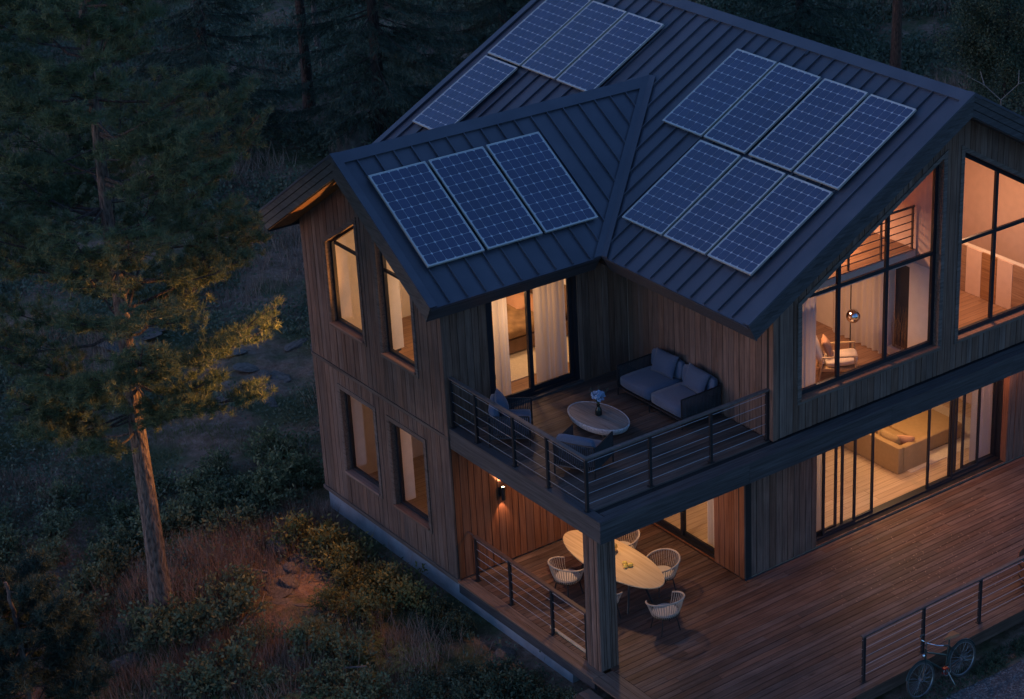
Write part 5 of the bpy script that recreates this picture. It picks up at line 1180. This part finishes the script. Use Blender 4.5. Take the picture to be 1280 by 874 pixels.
def bare_pine(x, y, label, r, m, seed, h=15, lean=0.0):
    rng = np.random.default_rng(seed); root = tag(empty('forest_pine', (x, y, gz(x, y)-.03)), label, 'tree', 'bare pine trunks in the wood'); tb, ctr = trunk_mb(h, r, .05, rng, wob=.06, n=12, flare=1.25); tb.build('trunk', MAT[m], root, smooth=True)
    lm = MB()
    for i in range(16):
        z = rng.uniform(1.2, 7); a = rng.uniform(0, 6.28); p = at(ctr, z, h); L_ = rng.uniform(.2, .7); lm.tube([p, p+Vector((math.cos(a)*L_, math.sin(a)*L_, rng.uniform(-.1, .15)))], [.02, .006], 4)
    C = []
    for i in range(150):
        z = rng.uniform(8, h+.3); a = rng.uniform(0, 6.28); p = at(ctr, min(z, h), h); L_ = rng.uniform(.3, 2.4)*(1.2-(z-8)/(h-7.5)*.8); q = p+Vector((math.cos(a)*L_, math.sin(a)*L_, rng.uniform(-.1, .5))); lm.tube([p, q], [.02, .006], 4); C.append(tuple(q)); C.append(tuple(p.lerp(q, .7)))
    lm.build('limbs', MAT[m], root, fix=False)['kind'] = 'stuff'; C = np.array(C); per = 40; b = np.repeat(C, per, 0)+rng.normal(0, .16, (len(C)*per, 3)); V, Fc = blades(b, rand_dirs(len(b), rng), .22, .03, rng); cr = link('crown', np_mesh('crown', V, Fc), root, MAT['needle_dark']); cr['kind'] = 'stuff'
bare_pine(12.66, 28.24, 'straight dark pine trunk between the two dark spruces', .19, 'bark_dark', 61)
bare_pine(16.4, 34.3, 'thin pale pine trunk farther back, beside the straight dark trunk', .11, 'bark', 62)
bare_pine(31.2, 20.0, 'reddish pine trunk standing over the ridge of the main roof', .21, 'bark_red', 63)
bare_pine(36.5, 20.4, 'slim pine trunk deep in the wood behind the broadleaf tree', .14, 'bark_dark', 64)
bare_pine(6.2, 40.0, 'pine trunk far back in the wood behind the tall pine', .17, 'bark_dark', 65)

# broadleaf tree beyond the gable and a dead branchy sapling
def broadleaf(x, y, label, seed, h=4.6, r=2.1, n=26000, z0=1.0):
    rng = np.random.default_rng(seed); root = tag(empty('broadleaf_tree', (x, y, gz(x, y)-.03)), label, 'tree'); tb, ctr = trunk_mb(h*.9, .10, .02, rng, wob=.10, n=8); tb.build('trunk', MAT['bark_dark'], root, smooth=True); lm = MB(); C = []
    for i in range(60):
        z = rng.uniform(z0*.6, h*.85); a = rng.uniform(0, 6.28); p = at(ctr, z, h*.9); L_ = r*rng.uniform(.4, 1.0)*math.sqrt(max(.1, 1-((z-h*.55)/(h*.6))**2)); q = p+Vector((math.cos(a)*L_, math.sin(a)*L_, L_*rng.uniform(.0, .6))); mid = p.lerp(q, .5)+Vector((0, 0, .1)); lm.tube([p, mid, q], [.022, .014, .005], 4)
        for k in range(6): C.append(np.array(p.lerp(q, rng.uniform(.4, 1.05)))+rng.normal(0, .15, 3))
    lm.build('limbs', MAT['bark_dark'], root, fix=False)['kind'] = 'stuff'; C = np.array(C); idx = rng.integers(0, len(C), n); b = C[idx]+rng.normal(0, .17, (n, 3)); d = unit(rand_dirs(n, rng)+np.array([0, 0, -.3])); V, Fc = leaves(b, d, rng.uniform(.06, .11, n), .055, rng); cr = link('crown', np_mesh('crown', V, Fc), root, MAT['shrub_dark']); cr['kind'] = 'stuff'
broadleaf(31.0, 14.6, 'leafy broadleaf tree in the wood beyond the main gable', 71, 4.8, 2.4, 30000)
broadleaf(37.5, 17.2, 'smaller broadleaf tree deeper in the wood beyond the main gable', 72, 4.2, 2.0, 14000)
ds = tag(empty('dead_sapling', (27.6, 11.6, gz(27.6, 11.6)-.02)), 'pale dead sapling with bare forked twigs beyond the main gable', 'dead sapling'); MAT['dead'] = plain('bleached_wood', (.24, .21, .19), .9); m = MB()
m.tube([(0, 0, 0), (.05, .02, .8), (-.05, 0, 1.5)], [.03, .022, .014], 6); m.build('trunk', MAT['dead'], ds); m = MB()
for pts in ([(-.05, 0, 1.5), (-.5, .3, 2.0), (-.9, .7, 2.3)], [(-.05, 0, 1.5), (.4, -.3, 2.0), (.9, -.6, 2.15)], [(.05, .02, .9), (-.4, .35, 1.2), (-.7, .6, 1.25)], [(-.5, .3, 2.0), (-.5, .5, 2.4)], [(.4, -.3, 2.0), (.5, -.2, 2.4)]): m.tube(pts, [.014, .010, .004][:len(pts)], 5)
m.build('twigs', MAT['dead'], ds)

# ------------------------------------------------------------------ shrubs, ferns, rocks
def shrub_mesh(seed, r, h, n, ll, lw, mat, upright=.35):
    rng = np.random.default_rng(seed); nb = 26; a = rng.uniform(0, 6.283, nb); rad_ = np.sqrt(rng.uniform(0, 1, nb))*r; tips = np.stack([rad_*np.cos(a), rad_*np.sin(a), h*(1-.55*(rad_/r)**2)*rng.uniform(.7, 1.08, nb)], 1)
    i = rng.integers(0, nb, n); f = rng.uniform(.35, 1.02, n)[:, None]; b = tips[i]*np.concatenate([f**.8, f**.8, f], 1)+rng.normal(0, .055*max(r, .4)/.6, (n, 3)); b[:, 2] = np.maximum(b[:, 2], .01); d = unit(rand_dirs(n, rng)+np.array([0, 0, upright])+.5*unit(tips[i])); V, Fc = leaves(b, d, rng.uniform(.7, 1.25, n)*ll, lw, rng)
    st_ = MB()
    for t in tips: st_.tube([(t[0]*.12, t[1]*.12, -.05), (t[0]*.55, t[1]*.55, t[2]*.6), tuple(t)], [.008, .006, .002], 4, cap=False)
    sm = st_.mesh('stem'); sm.materials.append(MAT['bark_dark']); lm = np_mesh('foliage', V, Fc); lm.materials.append(mat); return lm, sm
SHR = {'olive': [shrub_mesh(81+i, .62, .62, 1100, .085, .042, MAT['shrub_olive']) for i in range(2)], 'grey': [shrub_mesh(85+i, .65, .60, 1200, .080, .044, MAT['shrub']) for i in range(3)], 'dark': [shrub_mesh(89+i, .60, .50, 1700, .065, .034, MAT['shrub_dark']) for i in range(2)]}
SLAB = {'olive': ('low olive green shrub on the slope beside the gable wall', 'olive shrubs beside the gable wall'), 'grey': ('grey green leafy shrub in the undergrowth around the tall pine', 'grey green shrubs around the tall pine'), 'dark': ('dense dark evergreen shrub against the concrete base of the house', 'dark shrubs along the concrete base')}
rs = random.Random(77)
def shrub(kind, x, y, s=1.0, label=None, group=None):
    lm, sm = rs.choice(SHR[kind]); o = tag(empty('shrub', (x, y, gz(x, y)-.03), rs.uniform(0, 6.28)), label or SLAB[kind][0], 'shrub', group or SLAB[kind][1]); k = s*rs.uniform(.7, 1.25); o.scale = (k*rs.uniform(.9, 1.15), k, k*rs.uniform(.85, 1.15)); link('foliage', lm, o)['kind'] = 'stuff'; link('stem', sm, o)
OL = [(-.75, 3.75), (-.95, 3.1), (-.75, 2.5), (-1.1, 2.6), (-.85, 1.85), (-1.35, 1.95), (-.75, 1.15), (-1.25, 1.3), (-.8, .45), (-2.0, 1.4), (-1.6, .75), (-1.2, 3.95)]
for x, y in OL: shrub('olive', x, y, .95, 'olive green shrub against the gable wall, '+('next to the split bedrock' if y > 2.9 else 'below the lower windows' if y > 1.2 else 'near the dark shrubs of the house corner'))
for x, y, s in [(-.62, -.15, .9), (-.60, -.85, .9), (-.95, -.55, .8), (-.62, .1, .7), (-.95, -2.7, 1.05), (-.7, -3.3, 1.05), (-1.5, -2.3, 1.05), (-1.25, -3.3, 1.1), (-.65, -3.9, .9), (-1.9, -2.9, 1.0), (-1.9, -1.9, .8), (-2.3, -2.4, .9), (-.45, -4.3, .6)]: shrub('dark', x, y, s)
GRY = [(-2.1, 5.4), (-3.2, 3.1), (-3.7, 2.4), (-4.4, 2.35), (-5.0, 2.6), (-3.7, 1.4), (-4.4, .7), (-3.1, .5), (-5.3, .7), (-2.7, -.1), (-3.4, -.7), (-4.2, -.1), (-3.0, -1.4), (-.9, 5.9), (-.4, 6.6), (-1.3, 6.6), (.3, 6.4), (-1.9, 7.3), (-5.9, 4.6), (-5.2, 5.3), (-6.4, 5.4), (-4.6, 5.9), (-5.4, 6.6), (-6.8, 6.4), (-4.0, 6.7), (-6.1, 7.5), (-3.1, 6.2), (-3.4, 7.6), (-4.8, 7.8), (-2.4, 8.3), (-1.0, 8.0), (.3, 7.9), (-7.3, 4.5), (-7.6, 5.9), (-5.8, 8.9), (-4.2, 9.0), (-7.2, 7.9), (-6.3, 3.4), (-2.2, 6.4)]
for x, y in GRY:
    if x > -2.7 and y > 4.5: lab = 'grey green shrub by the far corner of the gable wall'
    elif math.hypot(x+4.64, y-3.2) < 1.5: lab = 'grey green shrub at the foot of the tall pine trunk'
    elif y < 1.6: lab = 'grey green shrub on the slope below the tall pine, among the ferns'
    elif x < -6: lab = 'grey green shrub in the thicket behind the young pine'
    else: lab = 'grey green shrub in the thicket behind the tall pine'
    shrub('grey', x, y, 1.0, lab)
for x, y, s in [(6.3, -8.33, .35), (7.1, -8.30, .42), (7.9, -8.30, .5), (8.8, -8.3, .5), (5.9, -8.36, .3), (3.9, -8.33, .3), (3.3, -8.3, .35), (4.4, -8.36, .25), (9.6, -8.3, .5)]: shrub('dark', x, y, s, 'small dark weedy shrub along the foot of the deck by the gravel', 'weeds along the deck foot')
def fern(x, y, s, seed):
    rng = np.random.default_rng(seed); root = tag(empty('fern', (x, y, gz(x, y)-.02), rng.uniform(0, 6.28)), 'green fern with arching fronds in the undergrowth below the dark shrubs', 'fern', 'ferns in the undergrowth'); root.scale = (s, s, s); n = 9
    for k in range(n):
        a = 2*math.pi*k/n+rng.uniform(-.2, .2); L_ = rng.uniform(.55, .8); u = np.array([math.cos(a), math.sin(a), 0]); sd_ = np.array([-math.sin(a), math.cos(a), 0]); t = np.linspace(.12, 1, 22); c = u*(t*L_)[:, None]+np.array([0, 0, 1.0])*(L_*(.75*t-.72*t*t))[:, None]
        B = np.concatenate([c, c]); D_ = np.concatenate([np.tile(sd_+u*.35, (22, 1)), np.tile(-sd_+u*.35, (22, 1))]); ln = np.concatenate([.20*np.sin(np.pi*(t*.86+.10))]*2)*L_*1.3; V, Fc = leaves(B, unit(D_+rng.normal(0, .06, D_.shape)), ln, .034, rng, nrm=np.tile([0, 0, 1.], (44, 1))); link('frond', np_mesh('frond', V, Fc), root, MAT['fern'])
for i, (x, y, s) in enumerate([(-2.35, .05, 1.0), (-2.9, .45, .9), (-2.0, -.55, .9), (-2.45, -.75, .8), (-1.75, -1.2, .85), (-6.6, 1.2, .9), (-5.2, -.2, .9), (-2.9, 5.6, .8), (-4.0, -1.2, .9), (-1.8, 5.0, .7)]): fern(x, y, s, 100+i)
def rock_mesh(seed, n=2):
    bm = bmesh.new(); bmesh.ops.create_icosphere(bm, subdivisions=3, radius=1); rr_ = random.Random(seed); pl_ = [Vector((rr_.gauss(0, 1), rr_.gauss(0, 1), rr_.gauss(0, 1))).normalized() for _ in range(11)]; hs = [rr_.uniform(.62, .9) for _ in pl_]
    for v in bm.verts:
        for p, h in zip(pl_, hs):
            d = v.co.dot(p)
            if d > h: v.co -= p*(d-h)*.9
        v.co += Vector((rr_.gauss(0, 1), rr_.gauss(0, 1), rr_.gauss(0, 1)))*.012
    me = bpy.data.meshes.new('rock'); bm.to_mesh(me); bm.free(); smooth_me(me, 32); return me
MAT['rock'] = plain('grey_brown_rock', (.125, .10, .085), .95, vary=.5, scale=4, bump=.7, bscale=9); ROCKS = [rock_mesh(i) for i in range(4)]
RK = [(-1.70, 4.10, .34, .20, .24, 'tilted boulder with a mossy foot beside the dry grass'), (-3.95, 1.55, .20, .14, .14, 'small pale stone in the grass below the tall pine'), (-1.9, 3.2, .22, .16, .10, 'flat stone on the bare soil beside the tilted boulder'), (-2.2, 2.75, .26, .18, .09, 'low slab of rock at the edge of the bare soil'), (-1.5, 3.55, .30, .22, .08, 'broken slab lying between boulder and gable wall'), (5.6, 20.3, .75, .55, .45, 'pale boulder in the wood behind the wing roof'), (12.3, 25.0, .95, .7, .7, 'large grey boulder at the foot of the broad black spruce'), (16.9, 25.8, .6, .5, .5, 'boulder at the back end of the main roof in the wood'), (-5.2, 3.6, .3, .22, .12, 'half buried stone behind the trunk of the tall pine'), (-5.8, 2.4, .4, .3, .14, 'half buried slab between the tall pine and the young pine'), (-.35, -2.1, .28, .22, .07, 'dark stone against the concrete base under the dining corner'), (-.5, -2.55, .22, .2, .06, 'second dark stone beside the dark shrubs at the concrete base')]
for i, (x, y, a, b, c, lab) in enumerate(RK):
    o = link('rock', ROCKS[i % 4], None, MAT['rock'], (x, y, gz(x, y)+c*.35)); o.scale = (a, b, c); o.rotation_euler = (rs.uniform(-.2, .2), rs.uniform(-.2, .2), rs.uniform(0, 6.28)); tag(o, lab, 'rock')
# split sheets of bedrock breaking through the soil
rng = np.random.default_rng(5)
bt = tag(empty('bedrock_outcrop', (0, 0, 0)), 'split bedrock plates breaking through the bare soil near the gable wall', 'rock outcrop')
bt2 = tag(empty('bedrock_outcrop', (0, 0, 0)), 'bare bedrock plates behind the wing at the edge of the wood', 'rock outcrop')
for root, n, cx_, cy_, sx_, sy_, a, b in ((bt, 34, -2.0, 3.1, .75, .6, .12, .40), (bt2, 12, 2.6, 12.6, 1.5, 2.4, .25, .55)):
    for i in range(n):
        x, y = cx_+rng.normal(0, sx_), cy_+rng.normal(0, sy_)
        if x > -.7 and y < 6: x = -.7-abs(rng.normal(0, .3))
        o = link('rock_plate', ROCKS[i % 4], root, MAT['rock'], (x, y, gz(x, y)-.012)); s = rng.uniform(a, b); o.scale = (s, s*rng.uniform(.5, .9), .035+s*.03); o.rotation_euler = (rng.normal(0, .12), rng.normal(0, .12), rng.uniform(0, 6.28))

for i, (x, y, a, L_, lab) in enumerate([(-3.3, 2.2, .6, 1.3, 'fallen grey branch on the soil below the tall pine'), (-2.6, 3.7, 2.2, .9, 'thin fallen branch among the dry grass beside the boulder'), (-4.9, 1.2, 1.2, 1.1, 'fallen branch between the young pine and the tall pine'), (-1.5, 4.6, .2, 1.0, 'fallen branch behind the tilted boulder'), (-2.9, -.4, 2.6, 1.0, 'fallen branch among the ferns')]):
    o = tag(empty('fallen_branch', (x, y, gz(x, y)+.05), a), lab, 'branch'); m = MB(); m.tube([(-L_/2, 0, 0), (-.1*L_, .05, .05), (.25*L_, -.03, .04), (L_/2, .06, .10)], [.022, .018, .012, .004], 6); m.build('stick', MAT['dead'], o, smooth=True)
    m = MB(); m.tube([(-.1*L_, .05, .05), (.05*L_, .25, .12), (.16*L_, .38, .14)], [.010, .007, .003], 5); m.tube([(.2*L_, -.02, .04), (.34*L_, -.22, .10)], [.008, .003], 5); m.build('twigs', MAT['dead'], o)['kind'] = 'stuff'
# ------------------------------------------------------------------ ground cover nobody could count
POLY = np.array([(-13, -1), (-7, -7), (.0, -5), (.0, 5.3), (4, 8.2), (14, 8.4), (22, 2), (30, 2), (48, 18), (48, 32), (28, 46), (8, 60), (-4, 46), (-11, 22)])
def inside(x, y):
    c = np.zeros(len(x), bool); n = len(POLY)
    for i in range(n):
        (x1, y1), (x2, y2) = POLY[i], POLY[(i+1) % n]; k = ((y1 > y) != (y2 > y)) & (x < (x2-x1)*(y-y1)/((y2-y1)+1e-12)+x1); c ^= k
    return c
def field(n, near, rng):
    """scatter over the wood; near = weight of the strip beside the house"""
    k = int(n*near); x = np.concatenate([rng.uniform(-12, 1, k), rng.uniform(-12, 48, (n-k)*3)]); y = np.concatenate([rng.uniform(-6, 14, k), rng.uniform(2, 60, (n-k)*3)]); ok = inside(x, y); return x[ok], y[ok]
def lump(x, y, s, o): return .5+.5*np.sin(x*s+o+1.3*np.sin(y*s*.7+o))*np.cos(y*s*.9-o+np.sin(x*s*.6))
def bare(x, y): return np.exp(-(((x+2.35)/1.35)**2+((y-2.85)/.95)**2))+.9*np.exp(-(((x+5.3)/1.0)**2+((y-1.9)/.7)**2))+.8*np.exp(-(((x+4.0)/.8)**2+((y-4.7)/.5)**2))+.8*np.exp(-(((x+2.9)/.7)**2+((y-1.3)/.4)**2))+np.exp(-(((x-2.4)/2.0)**2+((y-12.5)/3.0)**2))*.9
def cover(name, n, near, ll, lw, mat, label, cat, seed, kind, thr, zmax, clump=14, spread=.22, sc=.8, off=0.0, far_gain=.03, extra=()):
    rng = np.random.default_rng(seed); x, y = field(n, near, rng); keep = (lump(x, y, sc, off) > thr) & (bare(x, y)+rng.uniform(-.15, .15, len(x)) < .5); x, y = x[keep], y[keep]
    for e in extra: ex, ey = patch(*e, rng); x = np.concatenate([x, ex]); y = np.concatenate([y, ey])
    dist = np.hypot(x+18, y+30); g = 1+np.clip((dist-38)*far_gain, 0, 2.2); m_ = len(x); bx = np.repeat(x, clump); by = np.repeat(y, clump); gg = np.repeat(g, clump); hh = np.repeat(rng.uniform(.35, 1.0, m_), clump)*zmax*(.5+.5*np.minimum(gg, 1.6))
    N_ = len(bx); bx = bx+rng.normal(0, spread, N_)*gg; by = by+rng.normal(0, spread, N_)*gg
    ok = ~((bx > -.12) & (bx < 13.7) & (by > -8.1) & (by < 7.4)) & ~((bx > -.12) & (bx < 5) & (by < 7.4)) ; bx, by, gg, hh = bx[ok], by[ok], gg[ok], hh[ok]; N_ = len(bx); z = hgt(bx, by)
    if kind == 'blade': b = np.stack([bx, by, z-.01], 1); d = unit(np.stack([rng.normal(0, .28, N_), rng.normal(0, .28, N_), np.ones(N_)], 1)); V, Fc = blades(b, d, rng.uniform(.5, 1.1, N_)*hh, lw*gg, rng)
    else: b = np.stack([bx, by, z+rng.uniform(0, 1, N_)**1.3*hh], 1); d = unit(rand_dirs(N_, rng)+np.array([0, 0, .35])); V, Fc = leaves(b, d, rng.uniform(.7, 1.3, N_)*ll*gg, lw*gg, rng)
    o = link(name, np_mesh(name, V, Fc), None, mat); tag(o, label, cat, kind='stuff'); print(name, N_)
def patch(n, cx_, cy_, sx_, sy_, rng): return rng.normal(cx_, sx_, n), rng.normal(cy_, sy_, n)
cover('undergrowth', 15500, .10, .080, .045, MAT['under'], 'grey green leafy undergrowth covering the forest floor', 'undergrowth', 201, 'leaf', .40, .42, clump=18, spread=.24, sc=.75)
cover('dry_grass', 9000, .30, 0, .014, MAT['straw'], 'reddish dry grass standing in patches on the slope', 'dry grass', 202, 'blade', .60, .62, clump=16, spread=.12, sc=.62, off=2.1, extra=((300, -2.7, 4.5, .8, .6), (150, -3.7, .5, .8, .6), (90, -2.0, 5.0, .5, .5), (90, -1.9, -.8, .5, .7), (110, -3.1, 3.5, .5, .4), (60, -1.0, 4.7, .3, .4), (140, -5.2, 4.2, .8, .7), (90, -5.9, 1.6, .6, .5), (80, -4.2, 1.6, .4, .4)))
cover('low_grass', 14000, .55, 0, .012, MAT['grass'], 'short olive grass and moss between the shrubs', 'grass', 203, 'blade', .40, .15, clump=16, spread=.12, sc=1.1, off=4.0, far_gain=.02)
rng = np.random.default_rng(208); n = 5200; x = rng.uniform(2.2, 12, n); y = rng.uniform(-8.52, -8.02, n)+.04*np.sin(x*5); z = hgt(x, y)+.008; V, Fc = leaves(np.stack([x, y, z], 1), unit(rand_dirs(n, rng)+np.array([0, 0, .6])), rng.uniform(.04, .11, n), .022, rng); tag(link('weeds', np_mesh('weeds', V, Fc), None, MAT['shrub_dark']), 'low weeds in the strip between deck foot and gravel', 'weeds', kind='stuff')
n = 260; x = rng.normal(7.6, 1.4, n); y = rng.normal(-5.5, .8, n); ok = (x > 4.5) & (x < 11.5) & (y > -7.4) & (y < -3.9); x, y = x[ok], y[ok]; n = len(x); V, Fc = leaves(np.stack([x, y, np.full(n, .004)], 1), unit(np.stack([rng.normal(size=n), rng.normal(size=n), rng.uniform(.0, .12, n)], 1)), rng.uniform(.03, .07, n), .024, rng, nrm=np.tile([0, 0, 1.], (n, 1))); tag(link('fallen_leaves', np_mesh('fallen_leaves', V, Fc), None, MAT['straw']), 'a few dry fallen leaves blown across the deck planks', 'leaves', kind='stuff')
